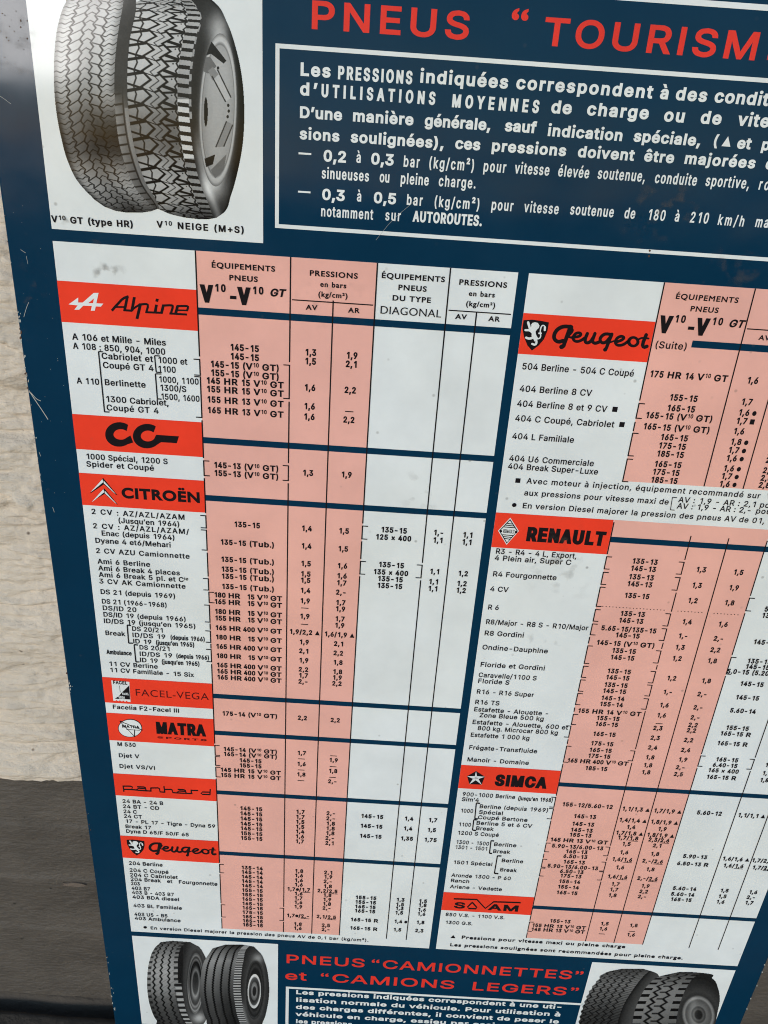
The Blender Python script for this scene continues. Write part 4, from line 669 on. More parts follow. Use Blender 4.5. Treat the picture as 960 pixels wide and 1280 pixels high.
# headings ------------------------------------------------------
z480, z640, z320 = Zoom(480, 0, 4), Zoom(640, 0, 3), Zoom(320, 0, 3)
m = MB(L1)
z320.text(m, 'PNEUS', 197, 108, 803, 'title', 27)
z480.text(m, '“', 620, 185, 716, 'title', 27, 'scale')
z640.text(m, 'TOURISM', 108, 170, 921, 'title', 27)
z640.text(m, 'E', 944, 224, 1028, 'title', 27)
m.build('heading', M_HEAD, sign)
zc, zd = Zoom(340, 1160, 4.364), Zoom(540, 1160, 4.364)
m = MB(L1); cap = 26.0
v1, v2 = zc.uv(70, 190)[1], zc.uv(67, 280)[1]
def span(t, ua, ub, v, st='wide', c=cap): put(m, t, ua, v, c, st, ub - ua)
uu = lambda z, X, Y: z.uv(X, Y)[0]
span('PNEUS', uu(zc, 70, 190), uu(zc, 510, 215), v1); span('“', uu(zc, 540, 185), uu(zc, 587, 190), v1)
span('CAMIONNETTES', uu(zc, 597, 220), uu(zd, 765, 277), v1); span('”', uu(zd, 780, 240), uu(zd, 828, 245), v1)
m.build('heading', M_HEAD, sign); m = MB(L1)
span('et', uu(zc, 67, 280), uu(zc, 190, 288), v2); span('“', uu(zc, 262, 260), uu(zc, 310, 262), v2)
span('CAMIONS', uu(zc, 322, 298), uu(zd, 125, 333), v2); span('LEGERS', uu(zd, 208, 342), uu(zd, 735, 367), v2); span('”', uu(zd, 757, 325), uu(zd, 804, 330), v2)
m.build('heading', M_HEAD, sign)
flat('heading_rule', M_WHITE, sign, L1, [(-145, -171.5, 767, -165.8)])

# notices -------------------------------------------------------
def frame(name, u0, v0, u1, v1, t):
    return flat(name, M_WHITE, sign, L1, [(u0, v0, u1, v0 + t), (u0, v1 - t, u1, v1), (u0, v0 + t, u0 + t, v1 - t), (u1 - t, v0 + t, u1, v1 - t)])
fr = frame('notice_frame', -145, -102.5, 767, 92.5, 4.6)
za, zb = Zoom(340, 150, 3), Zoom(640, 150, 3)
m = MB(L1); t = lambda z, s, a, b, c, st, cap: z.text(m, s, a, b, c, st, cap)
H1, H2 = 13.4, 12.2
for z, s, a, b, c, st in ((z320, 'Les', 163, 284, 281, 'heavy'), (z320, 'PRESSIONS', 305, 297, 586, 'ncond'), (z320, 'indiquées', 612, 310, 945, 'heavy'),
    (z640, 'correspondent', 12, 334, 525, 'heavy'), (z640, 'à', 551, 371, 584, 'heavy'), (z640, 'des', 609, 375, 729, 'heavy'), (z640, 'conditions', 754, 384, 1095, 'heavy'),
    (z320, 'd’', 163, 357, 231, 'heavy'), (z320, 'UTILISATIONS', 243, 364, 672, 'ncond'), (z320, 'MOYENNES', 732, 402, 1060, 'ncond'), (z640, 'de', 143, 424, 223, 'heavy'),
    (z640, 'charge', 277, 432, 511, 'heavy'), (z640, 'ou', 565, 455, 646, 'heavy'), (z640, 'de', 702, 463, 783, 'heavy'), (z640, 'vitesse', 842, 471, 1075, 'heavy')):
    t(z, s, a, b, c, st, H1)
for z, s, a, b, c in ((z320, 'D’une', 161, 442, 324), (z320, 'manière', 360, 455, 591), (z320, 'générale,', 630, 473, 880), (za, 'sauf', 870, 42, 989), (zb, 'indication', 130, 60, 414), (zb, 'spéciale,', 452, 81, 706),
    (zb, '(', 748, 98, 768), (zb, '▲', 785, 100, 816), (zb, 'et', 839, 107, 893), (zb, 'pour', 930, 113, 1050),
    (za, 'sions', 102, 72, 254), (za, 'soulignées),', 293, 84, 645), (za, 'ces', 684, 108, 781), (za, 'pressions', 820, 117, 1102), (zb, 'doivent', 243, 139, 456), (zb, 'être', 491, 155, 606), (zb, 'majorées', 642, 164, 910), (zb, 'de', 946, 184, 1005)):
    t(z, s, a, b, c, 'heavy', H2)
for z, s, a, b, c, st in ((za, '—', 100, 143, 158, 'nlight'), (za, '0,2', 190, 155, 281, 'heavy'), (za, 'à', 315, 160, 334, 'nlight'), (za, '0,3', 368, 166, 459, 'heavy'), (za, 'bar', 491, 175, 553, 'nlight'), (za, '(kg/cm²)', 585, 180, 759, 'nlight'),
    (za, 'pour', 790, 193, 876, 'nlight'), (zb, 'vitesse', 8, 200, 139, 'nlight'), (zb, 'élevée', 170, 211, 288, 'nlight'), (zb, 'soutenue,', 318, 220, 498, 'nlight'), (zb, 'conduite', 532, 236, 691, 'nlight'), (zb, 'sportive,', 722, 247, 888, 'nlight'), (zb, 'routes', 921, 261, 1060, 'nlight'),
    (za, 'sinueuses', 185, 219, 364, 'nlight'), (za, 'ou', 402, 233, 441, 'nlight'), (za, 'pleine', 480, 239, 588, 'nlight'), (za, 'charge.', 623, 248, 764, 'nlight'),
    (za, '—', 98, 286, 155, 'nlight'), (za, '0,3', 185, 299, 276, 'heavy'), (za, 'à', 317, 305, 336, 'nlight'), (za, '0,5', 378, 311, 468, 'heavy'), (za, 'bar', 503, 318, 564, 'nlight'), (za, '(kg/cm²)', 605, 325, 779, 'nlight'),
    (za, 'pour', 820, 337, 903, 'nlight'), (zb, 'vitesse', 43, 345, 174, 'nlight'), (zb, 'soutenue', 215, 354, 380, 'nlight'), (zb, 'de', 418, 368, 460, 'nlight'), (zb, '180', 503, 374, 573, 'nlight'), (zb, 'à', 607, 380, 626, 'nlight'), (zb, '210', 663, 384, 735, 'nlight'), (zb, 'km/h', 768, 393, 868, 'nlight'), (zb, 'maxi,', 908, 401, 1010, 'nlight'),
    (za, 'notamment', 182, 361, 379, 'nlight'), (za, 'sur', 423, 376, 482, 'nlight'), (za, 'AUTOROUTES.', 527, 381, 787, 'ncond')):
    t(z, s, a, b, c, st, H2 if st == 'nlight' else 12.6)
m.build('notice_text', M_WHITE, fr)
fr = frame('notice_frame', -119, 1541.5, 506, 1690, 6.2)
m = MB(L1)
u1 = zd.uv(712, 440)[0]
for s, Y in (('Les pressions indiquées correspondent à une uti-', 360), ('lisation normale du véhicule. Pour utilisation à', 401), ('des charges différentes, il convient de peser le', 440), ('véhicule en charge, essieu par essieu.', 479)):
    u, v = zc.uv(128, Y); put(m, s, u, v, 13.6, 'wideb', (u1 if s[-1] != '.' else u1 - 95) - u, 'auto')
u, v = zc.uv(128, 518); put(m, 'les pressions', u, v, 13.6, 'wideb', zc.uv(437, 545)[0] - u)
m.build('notice_text', M_WHITE, fr)
# ---------------------------------------------------------------- printed tyre photographs
def tri(t): return 2 * np.abs(t - np.floor(t) - .5) * 2 - 1              # triangle wave -1..1
def line(d, w, soft): return np.clip((w - np.abs(d)) / soft + .5, 0, 1)   # 1 on the line
def per(t): return t - np.floor(t + .5)                                    # signed distance to the nearest integer
def ell(X, Y, cx_, cy_, rx, ry, rot=0):
    c, s = math.cos(rot), math.sin(rot); x, y = X - cx_, Y - cy_
    return np.sqrt(((x * c + y * s) / rx) ** 2 + ((-x * s + y * c) / ry) ** 2)
def smooth(a, b, x): t = np.clip((x - a) / (b - a), 0, 1); return t * t * (3 - 2 * t)
def poly_in(X, Y, pts):
    inside = np.zeros(X.shape, bool); n = len(pts)
    for i in range(n):
        (xa, ya), (xb, yb) = pts[i], pts[(i + 1) % n]
        c = ((ya > Y) != (yb > Y)) & (X < (xb - xa) * (Y - ya) / ((yb - ya) or 1e-9) + xa); inside ^= c
    return inside
def curve(pts):
    p = np.array(pts, float); x, y = p[:, 0], p[:, 1]
    d = np.diff(x) / np.diff(y); m = np.empty(len(x)); m[0], m[-1] = d[0], d[-1]
    m[1:-1] = (d[:-1] * np.diff(y)[1:] + d[1:] * np.diff(y)[:-1]) / (np.diff(y)[1:] + np.diff(y)[:-1])
    def f(Y):
        i = np.clip(np.searchsorted(y, Y) - 1, 0, len(y) - 2); h = y[i + 1] - y[i]; t = np.clip((Y - y[i]) / h, 0, 1)
        return x[i] * (1 + 2 * t) * (1 - t) ** 2 + m[i] * h * t * (1 - t) ** 2 + x[i + 1] * t * t * (3 - 2 * t) + m[i + 1] * h * t * t * (t - 1)
    return f
def mixv(a, b, k): return a * (1 - k) + b * k
def print_tyre(name, z, parent, x0, y0, x1, y1, step, fn, lift=.0003):
    """a printed halftone: fn(X, Y) -> (grey 0..255, mask); cells outside the mask are left out"""
    xs_, ys_ = np.arange(x0, x1, step), np.arange(y0, y1, step)
    X, Y = np.meshgrid(xs_, ys_); g, mask = fn(X, Y)
    u, v = S(z.ox + X / z.k, z.oy + Y / z.k)
    co = np.stack([(u - U_MID) * K, np.full(u.shape, -lift), (V_BASE - v) * K], -1).reshape(-1, 3)
    n, m_ = X.shape; a = (np.arange(n - 1)[:, None] * m_ + np.arange(m_ - 1)[None, :])
    keep = mask[:-1, :-1] & mask[1:, 1:]; a = a[keep]
    f = np.stack([a, a + m_, a + m_ + 1, a + 1], 1)
    used = np.unique(f); idx = np.full(len(co), -1); idx[used] = np.arange(len(used))
    o = mesh(name, co[used], idx[f], M_PHOTO, parent)
    c = np.clip(g, 0, 255).reshape(-1)[used] / 255.0
    c = np.where(c <= .04045, c / 12.92, ((c + .055) / 1.055) ** 2.4) * .80
    at = o.data.color_attributes.new('Col', 'FLOAT_COLOR', 'POINT')
    at.data.foreach_set('color', np.stack([c, c, c, np.ones_like(c)], 1).astype(np.float32).ravel())
    return o
zt = Zoom(0, 0, 2.824)
def grain(X, Y, s, seed, amp): return amp * fbm(X / s, Y / s, seed, 3) * 2

def tyre_road(X, Y):                                  # zigzag road tread, left of the top picture
    xl = curve([(330, -45), (262, -30), (232, 10), (207, 80), (193, 180), (191, 300), (200, 400), (215, 480), (240, 570), (275, 640), (320, 690), (368, 730), (420, 750), (560, 756)])(Y)
    xr = curve([(440, -45), (437, 0), (420, 100), (408, 200), (405, 330), (410, 420), (425, 520), (450, 600), (490, 680), (545, 738), (556, 756)])(Y)
    xs_ = curve([(470, -45), (480, 0), (458, 150), (450, 300), (458, 420), (478, 530), (513, 640), (562, 736), (562, 756)])(Y)
    mask = (X > xl) & (X < xs_) & (Y > -45) & (Y < np.interp(X, [330, 370, 410, 450, 500, 535, 562], [702, 730, 745, 751, 751, 746, 736]))
    s = (X - xl) / np.maximum(xr - xl, 4)
    ang = np.arcsin(np.clip((Y - 330) / 440, -.995, .995)); t = ang * 440 / 37 + .9 * s
    base = np.interp(Y, [-45, 30, 120, 250, 330, 400, 470, 540, 600, 660, 710, 752], [160, 215, 225, 212, 178, 122, 92, 90, 142, 160, 118, 55])
    base = base - 62 * smooth(.35, .9, s) * np.exp(-((Y - 480) / 95) ** 2) - 60 * np.exp(-((s - .02) / .05) ** 2) + 14 * np.sin(s * 9)
    base = base - 55 * smooth(.86, 1.0, s) * (Y < 330)
    g = np.zeros_like(X); wob = .028 * tri(t)
    for c, k in ((.23, 1), (.42, -1), (.60, 1), (.76, -1)): g = np.maximum(g, line(s - c - wob * k, .015, .014))
    px = 1 / 37.0
    rib = [(s < .23, t + .10 * np.sin(s * 40)), ((s >= .23) & (s < .42), t + 2.6 * s), ((s >= .42) & (s < .60), t - 4.2 * np.abs(s - .51)), ((s >= .60) & (s < .76), t - 2.6 * s), (s >= .76, t + .10 * np.sin(s * 45))]
    for msk, q in rib: g = np.maximum(g, msk * line(per(q), 2.3 * px, 1.6 * px))
    for msk, q in (rib[0], rib[4]): g = np.maximum(g, .45 * msk * line(per(q + .5), 1.0 * px, 1.6 * px))
    v = mixv(base, np.minimum(base * .2, 40), g)
    side = s > 1
    q = (X - xr) / np.maximum(xs_ - xr, 3)
    blk = line(per(t * 1.0), .10, .08); sb = mixv(150 - 60 * q, 45, np.maximum(blk * (q < .62), line(q - .62, .05, .06)))
    sv = mixv(np.full_like(X, 62.), sb, smooth(300, 400, Y)); sv = mixv(sv, 175 - 0 * q, ((q > .72) & (Y > 380)) * .65)
    v = np.where(side, sv * np.interp(Y, [-45, 500, 680, 752], [1, 1, .8, .45]), v)
    return v + grain(X, Y, 5, 5, 7), mask
def tyre_snow(X, Y):                                  # block winter tread with steel wheel, right of the top picture
    xl = curve([(560, -14), (500, 10), (472, 100), (455, 200), (449, 300), (462, 420), (490, 530), (522, 640), (562, 738), (640, 768), (700, 776)])(Y)
    xo = curve([(730, -14), (765, 15), (802, 80), (836, 180), (858, 300), (863, 400), (856, 520), (841, 600), (816, 690), (790, 752), (760, 776)])(Y)
    xr = curve([(660, -14), (702, 40), (686, 150), (670, 250), (667, 350), (672, 450), (684, 550), (708, 650), (738, 725), (756, 776)])(Y)
    xl = xl - 26; mask = (X > xl) & (X < xo) & (Y > -14) & (Y < np.interp(X, [555, 600, 650, 700, 740, 765, 790], [736, 756, 768, 774, 774, 769, 752]))
    s = (X - xl) / np.maximum(xr - xl, 5)
    s = (X - xl - 18) / np.maximum(xr - xl - 18, 5)
    ang = np.arcsin(np.clip((Y - 385) / 402, -.995, .995)); t = ang * 402 / 58.0 - .5 * s
    base = np.interp(Y, [-14, 60, 250, 330, 420, 520, 580, 660, 720, 776], [185, 222, 214, 180, 128, 118, 172, 190, 160, 60]) + 8 * np.sin(s * 7)
    zig = .072 * tri(t); g = np.zeros_like(X); mid = s - .46 - zig
    for c, w_ in ((-.13, .026), (.13, .026), (0.0, .012)): g = np.maximum(g, (1 if c else .75) * line(mid - c, w_, .014))
    g = np.maximum(g, (np.abs(mid) < .13) * line(per(t + .25 + 1.3 * np.abs(mid)) , .045, .03) * .95)
    lft, rgt = mid < -.13, mid > .13
    for msk, q1, q2 in ((lft, t + 1.15 * s + .1, t - .75 * s + .62), (rgt, t - 1.0 * s + .3, t + .65 * s - .1)):
        g = np.maximum(g, msk * line(per(q1), .105, .03)); g = np.maximum(g, msk * line(per(q2), .068, .03))
    g = np.maximum(g, line(s - .155 - .02 * tri(t), .012, .014)); g = np.maximum(g, line(s - .80 - .02 * tri(2 * t), .014, .014))
    stud = (((per(t + .2) * 58) ** 2 + ((s - .73) * 215) ** 2) < 9) | (((per(t + .55) * 58) ** 2 + ((s - .09) * 215) ** 2) < 9)
    g = np.maximum(g, .85 * stud)
    v = mixv(base, np.minimum(base * .12, 20), g)
    lug = (s > .82) & (s <= 1.0); lp = per(1.7 * t + .2); v = np.where(lug, np.where(np.abs(lp) < .22, 28, np.where((Y > 350) & (Y < 560), 225, base * .86)), v)
    # side wall
    q = (X - xr) / np.maximum(xo - xr, 3)
    r = ell(X, Y, 770, 388, 66, 270, .03)
    sw = np.interp(np.clip(r, 1, 1.9), [1.0, 1.08, 1.22, 1.42, 1.6, 1.9], [95, 60, 42, 38, 46, 40])
    up = np.exp(-((Y - 95) / 60) ** 2) * np.exp(-((X - 770) / 42) ** 2); sw = sw + 125 * up
    dn = np.exp(-((Y - 665) / 52) ** 2) * np.exp(-((X - 745) / 55) ** 2); sw = sw + 120 * dn
    lf = np.exp(-((X - xr - 20) / 14) ** 2) * smooth(420, 560, Y); sw = sw + 75 * lf
    sw = np.where((q < .045) & (np.sin(Y / 7) > -.2) & (Y < 420), 170, sw)
    sw = sw - 25 * smooth(.8, 1, q)
    whl = np.interp(r, [0, .6, .84, .86, .9, .95, 1.0], [188, 182, 168, 120, 205, 195, 120]) + 14 * (1 - smooth(200, 420, Y)) - 10 * (1 - smooth(715, 760, X))
    def blend(v_, cond, val): return np.where(cond, val, v_)
    whl = blend(whl, poly_in(X, Y, [(722, 150), (748, 148), (800, 215), (790, 225), (745, 190), (718, 200)]), 38)
    whl = blend(whl, poly_in(X, Y, [(716, 205), (742, 200), (765, 235), (735, 260), (715, 250)]), 120)
    whl = blend(whl, ell(X, Y, 727, 395, 7, 52) < 1, 22)
    for pts, val in (([(748, 268), (768, 246), (816, 345), (797, 360)], 205), ([(762, 520), (800, 428), (822, 440), (790, 518)], 150), ([(735, 250), (752, 236), (772, 262), (750, 285)], 150)):
        whl = blend(whl, poly_in(X, Y, pts), val)
    for a, b in (((748, 268), (797, 360)), ((768, 246), (816, 345)), ((762, 520), (800, 428)), ((790, 518), (822, 440))):
        dx, dy = b[0] - a[0], b[1] - a[1]; L_ = math.hypot(dx, dy); tt = ((X - a[0]) * dx + (Y - a[1]) * dy) / L_ ** 2
        d = np.abs((X - a[0]) * dy - (Y - a[1]) * dx) / L_; whl = blend(whl, (tt > 0) & (tt < 1) & (d < 2.4), 62)
    for p in ((806, 372), (808, 392), (804, 412), (770, 240)): whl = blend(whl, ell(X, Y, p[0], p[1], 4.5, 6) < 1, 40)
    whl = blend(whl, poly_in(X, Y, [(722, 560), (760, 545), (752, 580), (728, 590)]), 30)
    whl = blend(whl, poly_in(X, Y, [(745, 600), (800, 545), (790, 600), (760, 630)]), 118)
    sw = np.where(r < 1, whl, sw)
    v = np.where(s > 1, sw, v)
    return v + grain(X, Y, 5, 6, 7), mask

def flat_panel(u0, v0, u1, v1): return flat('picture_panel', M_WHITE, sign, L1, [(u0, v0, u1, v1)])
pn = flat_panel(-420.5, -178, -159.6, 111.4)
print_tyre('printed_tyre', zt, pn, 180, -50, 575, 770, 1.25, tyre_road, L3)
print_tyre('printed_tyre', zt, pn, 440, -20, 880, 790, 1.25, tyre_snow)
m = MB(L4)
zt.text(m, 'V^10^ GT (type HR)', 183, 784, 473, 'capt', 8.0); m.build('caption', M_BLACK, pn)
m = MB(L4)
zt.text(m, 'V^10^ NEIGE (M+S)', 554, 803, 864, 'capt', 8.0); m.build('caption', M_BLACK, pn)

zbl = Zoom(150, 1150, 4.571)
def vanA(X, Y):
    xl = curve([(290, 100), (232, 124), (192, 168), (166, 240), (155, 330), (158, 420), (175, 500), (208, 570), (250, 612), (330, 625)])(Y)
    xr = curve([(390, 117), (352, 150), (336, 195), (331, 280), (334, 370), (345, 450), (365, 530), (402, 595), (440, 625)])(Y)
    xo = curve([(400, 117), (440, 140), (478, 190), (505, 260), (520, 350), (515, 450), (500, 530), (470, 600), (430, 625)])(Y)
    mask = (X > xl) & (X < xo) & (Y > np.interp(X, [190, 232, 300, 400, 450, 490], [165, 124, 117, 124, 150, 195])) & (Y < 624)
    s = (X - xl) / np.maximum(xr - xl, 5); ang = np.arcsin(np.clip((Y - 370) / 256, -.99, .99)); t = ang * 256 / 34
    base = np.interp(Y, [118, 150, 230, 300, 400, 460, 520, 624], [55, 95, 150, 165, 130, 85, 62, 40]) + 22 * np.sin(s * 3.1)
    g = np.zeros_like(X)
    for c in (.22, .45, .70): g = np.maximum(g, line(s - c - .035 * tri(t), .028, .03))
    edge = ((s > .86) | (s < .12)) & (np.abs(per(t)) < .22); g = np.maximum(g, .75 * edge)
    g = np.maximum(g, .25 * line(per(t + 3 * s), .05, .1))
    v = mixv(base, 24, g)
    lug = (s > .9) & (s < 1.10) & (Y > 360); v = np.where(lug, np.where(np.abs(per(t * 1.0)) < .25, 40, 185), v)
    r = ell(X, Y, 432, 360, 46, 168, .02)
    sw = np.interp(np.clip(r, 1, 1.8), [1, 1.05, 1.2, 1.5, 1.8], [110, 60, 78, 62, 45]) - 12 * (X < 360)
    sw = sw + 130 * np.exp(-((Y - 560) / 30) ** 2) * np.exp(-((X - 455) / 40) ** 2)
    rim = np.interp(r, [0, .35, .45, .62, .72, .8, .88, .95, 1], [60, 70, 150, 60, 45, 130, 70, 150, 90]) + 25 * np.sin(Y / 60)
    v = np.where(s > 1.0, np.where(lug, v, np.where(r < 1, rim, sw)), v)
    return v + grain(X, Y, 5, 8, 8), mask
def vanB(X, Y):
    xl = curve([(580, 118), (528, 160), (482, 230), (461, 320), (455, 400), (466, 480), (490, 560), (530, 618), (600, 640)])(Y)
    xr = curve([(730, 138), (706, 160), (682, 230), (668, 320), (665, 400), (675, 480), (692, 560), (725, 618), (760, 640)])(Y)
    xo = curve([(700, 138), (765, 150), (803, 188), (832, 250), (850, 340), (853, 420), (842, 500), (820, 575), (788, 620), (740, 640)])(Y)
    mask = (X > xl) & (X < xo) & (Y > np.interp(X, [480, 528, 600, 700, 765, 805], [232, 160, 139, 139, 150, 190])) & (Y < 639)
    s = (X - xl) / np.maximum(xr - xl, 5); ang = np.arcsin(np.clip((Y - 390) / 252, -.99, .99)); t = ang * 252 / 15
    base = np.interp(Y, [139, 175, 230, 300, 400, 480, 639], [45, 105, 150, 120, 92, 66, 45]) + 14 * np.sin(s * 6)
    g = np.zeros_like(X)
    for c in (.15, .36, .58, .80): g = np.maximum(g, line(s - c - .012 * tri(t), .026, .02))
    v = mixv(base, 22, g)
    v = np.where((s > .92) & (s < 1.12), np.where(np.abs(per(t * 1.0)) < .25, 190, 50), v)
    r = ell(X, Y, 772, 395, 52, 165, .03); r2 = ell(X, Y, 768, 405, 38, 98, .03)
    sw = np.interp(np.clip(r, 1, 1.7), [1, 1.06, 1.25, 1.7], [48, 78, 62, 40])
    sw = sw + 85 * np.exp(-((Y - 215) / 26) ** 2) * np.exp(-((X - 790) / 30) ** 2) + 75 * np.exp(-((X - xr - 26) / 12) ** 2) * smooth(430, 540, Y)
    rim = np.interp(r, [0, .7, .8, .92, 1], [40, 36, 62, 40, 70])
    rim = np.where(r2 < 1, np.interp(r2, [0, .25, .32, .5, .58, .8, .86, 1], [60, 60, 160, 120, 60, 90, 225, 225]) + 20 * np.sin(Y / 40 + X / 30), rim)
    v = np.where(s > 1.12, np.where(r < 1, rim, sw), v)
    return v + grain(X, Y, 5, 9, 8), mask
pn = flat_panel(-421, 1413.5, -135.5, 1690)
print_tyre('printed_tyre', zbl, pn, 150, 112, 530, 630, 1.8, vanA)
print_tyre('printed_tyre', zbl, pn, 450, 132, 860, 645, 1.8, vanB, L3)
zbr = Zoom(720, 1190, 4)
def truckA(X, Y):
    xl = curve([(230, 81), (158, 98), (108, 140), (70, 190), (38, 260), (18, 330), (8, 400), (15, 480), (60, 540)])(Y) + 3 * np.sin(Y / 4)
    xr = curve([(380, 81), (345, 112), (282, 190), (240, 260), (214, 330), (205, 400), (212, 480), (250, 540)])(Y)
    xo = curve([(330, 81), (392, 100), (420, 130), (430, 200), (400, 400), (330, 540)])(Y)
    mask = (X > xl) & (X < xo) & (Y > 82) & (Y < 538)
    s = (X - xl) / np.maximum(xr - xl, 5); t = np.arcsin(np.clip((Y - 310) / 232, -.99, .99)) * 232 / 15
    base = np.interp(Y, [82, 110, 160, 220, 300, 400], [70, 105, 130, 110, 70, 50])
    g = np.zeros_like(X)
    for c in (.08, .25, .42, .60, .78): g = np.maximum(g, line(s - c - .05 * tri(t * .5), .020, .025))
    g = np.maximum(g, .6 * line(per(t * 1.0 + 5 * s), .13, .12))
    v = mixv(base, 20, g)
    v = np.where(s > 1, np.interp(X - xr, [0, 20, 60, 140], [28, 55, 80, 45]), v)
    return v + grain(X, Y, 5, 10, 8), mask
def truckB(X, Y):
    xl = curve([(520, 97), (425, 118), (362, 160), (322, 220), (296, 280), (280, 360), (278, 420), (300, 500), (350, 560)])(Y)
    xr = curve([(640, 97), (600, 118), (556, 170), (528, 230), (508, 300), (498, 380), (505, 460), (540, 560)])(Y)
    xo = curve([(560, 97), (622, 102), (682, 132), (710, 180), (719, 230), (708, 300), (690, 380), (650, 470), (600, 560)])(Y)
    mask = (X > xl) & (X < xo) & (Y > 98) & (Y < 550)
    s = (X - xl) / np.maximum(xr - xl, 5); t = np.arcsin(np.clip((Y - 325) / 230, -.99, .99)) * 230 / 38
    base = np.interp(Y, [98, 125, 180, 260, 340, 420], [70, 110, 150, 150, 130, 80]) - 20 * s
    g = np.zeros_like(X)
    for c in (.33, .62): g = np.maximum(g, line(s - c - .06 * tri(t), .035, .035))
    cut = (np.abs(per(t)) < .2) & ((s < .2) | (s > .82)); g = np.maximum(g, cut * 1.0); g = np.maximum(g, line(per(t + .5), .10, .08) * (np.abs(s - .48) < .07) * .8)
    v = mixv(base, 20, g)
    r = ell(X, Y, 612, 312, 78, 92, -.2); q = X - xr
    sw = np.interp(np.clip(r, 1, 2), [1, 1.08, 1.3, 1.6, 2], [110, 55, 66, 52, 34])
    rim = np.interp(r, [0, .22, .3, .42, .5, .8, .9, 1], [35, 40, 95, 70, 120, 88, 150, 120]) + 30 * np.exp(-((X - 585) / 20) ** 2)
    v = np.where(s > 1, np.where(r < 1, rim, sw), v)
    return v + grain(X, Y, 5, 12, 8), mask
pn = flat_panel(482.5, 1413.5, 766.5, 1690)
print_tyre('printed_tyre', zbr, pn, 0, 78, 445, 545, 1.6, truckA)
print_tyre('printed_tyre', zbr, pn, 270, 94, 725, 555, 1.6, truckB, L3)
# ---------------------------------------------------------------- the two pressure tables
VT0, VB0 = 125.6, 1401.0
CL = dict(l=-421.3, a=-244.0, b=-125.3, c=-70.5, d=-16.9, e=74.6, f=113.1, r=159.6)
CR = dict(l=173.0, a=343.5, b=458.3, c=513.5, d=569.5, e=660.0, f=717.0, r=766.8)
CAPN, CAPM = 9.1, 8.5
def table(C): return flat('pressure_table', M_WHITE, sign, L1, [(C['l'], VT0, C['r'], VB0)])
tl, tr_ = table(CL), table(CR)
flat('tinted_column', M_PINK, tl, L2, [(CL['a'], VT0, CL['d'], 1377)])
flat('tinted_column', M_PINK, tr_, L2, [(CR['a'], VT0, CR['d'], 396)])
flat('tinted_column', M_PINK, tr_, L2, [(CR['a'], 456.6, CR['d'], 1353.5)])
for v in (195.0, 371.0, 458.4, 811.6, 888.0, 1020.6, 1168.3): flat('divider_bar', M_BLUE, tl, L3, [(CL['a'], v, CL['r'], v + 9)])
for u, v in ((Zoom(800, 350, 6).uv(392, 460)[0], 195.0), (CR['a'], 483.5), (CR['a'], 955.6), (CR['a'], 1262.4)): flat('divider_bar', M_BLUE, tr_, L3, [(u, v, CR['r'], v + 9)])

def rules(parent, C, brackets, spans):
    """thin black column rules, opened where a bracket stands; brackets: column -> [(zoom, y0, y1, side)]"""
    w = .85
    for col in 'abcdef':
        for s0, s1 in spans[col]:
            m = MB(L4); gaps = []
            for z, y0, y1, side in brackets.get(col, ()):
                v0, v1 = V_at(C[col], z.oy + y0 / z.k), V_at(C[col], z.oy + y1 / z.k)
                if not s0 - 3 < (v0 + v1) / 2 < s1 + 3: continue
                gaps.append((v0 - 4, v1 + 4)); m.rect(C[col] - w, v0, C[col] + w, v1)
                if side:
                    a, b = sorted((C[col] + side * 8.0, C[col] - side * w)); m.rect(a, v0 - .7, b, v0 + .8); m.rect(a, v1 - .8, b, v1 + .7)
            pos = s0
            for g0, g1 in sorted(gaps):
                if g0 > pos: m.rect(C[col] - w, pos, C[col] + w, g0)
                pos = max(pos, g1)
            if pos < s1: m.rect(C[col] - w, pos, C[col] + w, s1)
            m.build('column_rule', M_BLACK, parent)
A1, A2, A3, A4, A5 = Zoom(75, 400, 4.8), Zoom(80, 500, 4.8), Zoom(95, 620, 5.333), Zoom(110, 730, 5.333), Zoom(260, 870, 5.053)
A6, N1, N2, N3 = Zoom(260, 1070, 5.053), Zoom(240, 400, 4.174), Zoom(240, 530, 4), Zoom(250, 630, 4.571)
N4, N5, D1, D2, D3 = Zoom(250, 740, 4.571), Zoom(260, 980, 5.053), Zoom(440, 640, 6), Zoom(420, 1000, 6), Zoom(420, 1080, 6)
rules(tl, CL, {'a': [(A1, 236, 331, -1), (A1, 340, 584, -1), (A2, 363, 452, 1), (A3, 130, 212, -1), (A3, 226, 360, -1), (A3, 550, 626, -1), (A4, 52, 122, 1), (A4, 140, 253, -1),
    (A4, 262, 302, 0), (A4, 312, 388, -1), (A4, 396, 428, 0), (A4, 435, 517, -1), (A5, 310, 372, 1), (A5, 380, 436, 1), (A5, 447, 508, 1), (A6, 50, 103, 1), (A6, 305, 382, 1)],
  'b': [(N1, 235, 410, -1), (N2, 208, 282, -1), (A6, 328, 405, -1)], 'd': [(D1, 103, 200, 1), (D1, 368, 463, 1)], 'e': [(D1, 397, 493, -1)]},
  dict(a=[(VT0, 1377)], b=[(VT0, 1377)], c=[(175, 1377)], d=[(VT0, 1377)], e=[(VT0, 1379)], f=[(177, 1379)]))
P1, P2, P3, P4, P5, P6 = Zoom(780, 460, 5.333), Zoom(720, 670, 4), Zoom(700, 760, 3.692), Zoom(690, 870, 3.555), Zoom(670, 980, 5.053), Zoom(650, 1060, 5.053)
Q1, Q2, Q3, Q4 = Zoom(860, 640, 8), Zoom(860, 780, 5.82), Zoom(800, 980, 6), Zoom(580, 790, 6)
Q5 = Zoom(560, 940, 6)
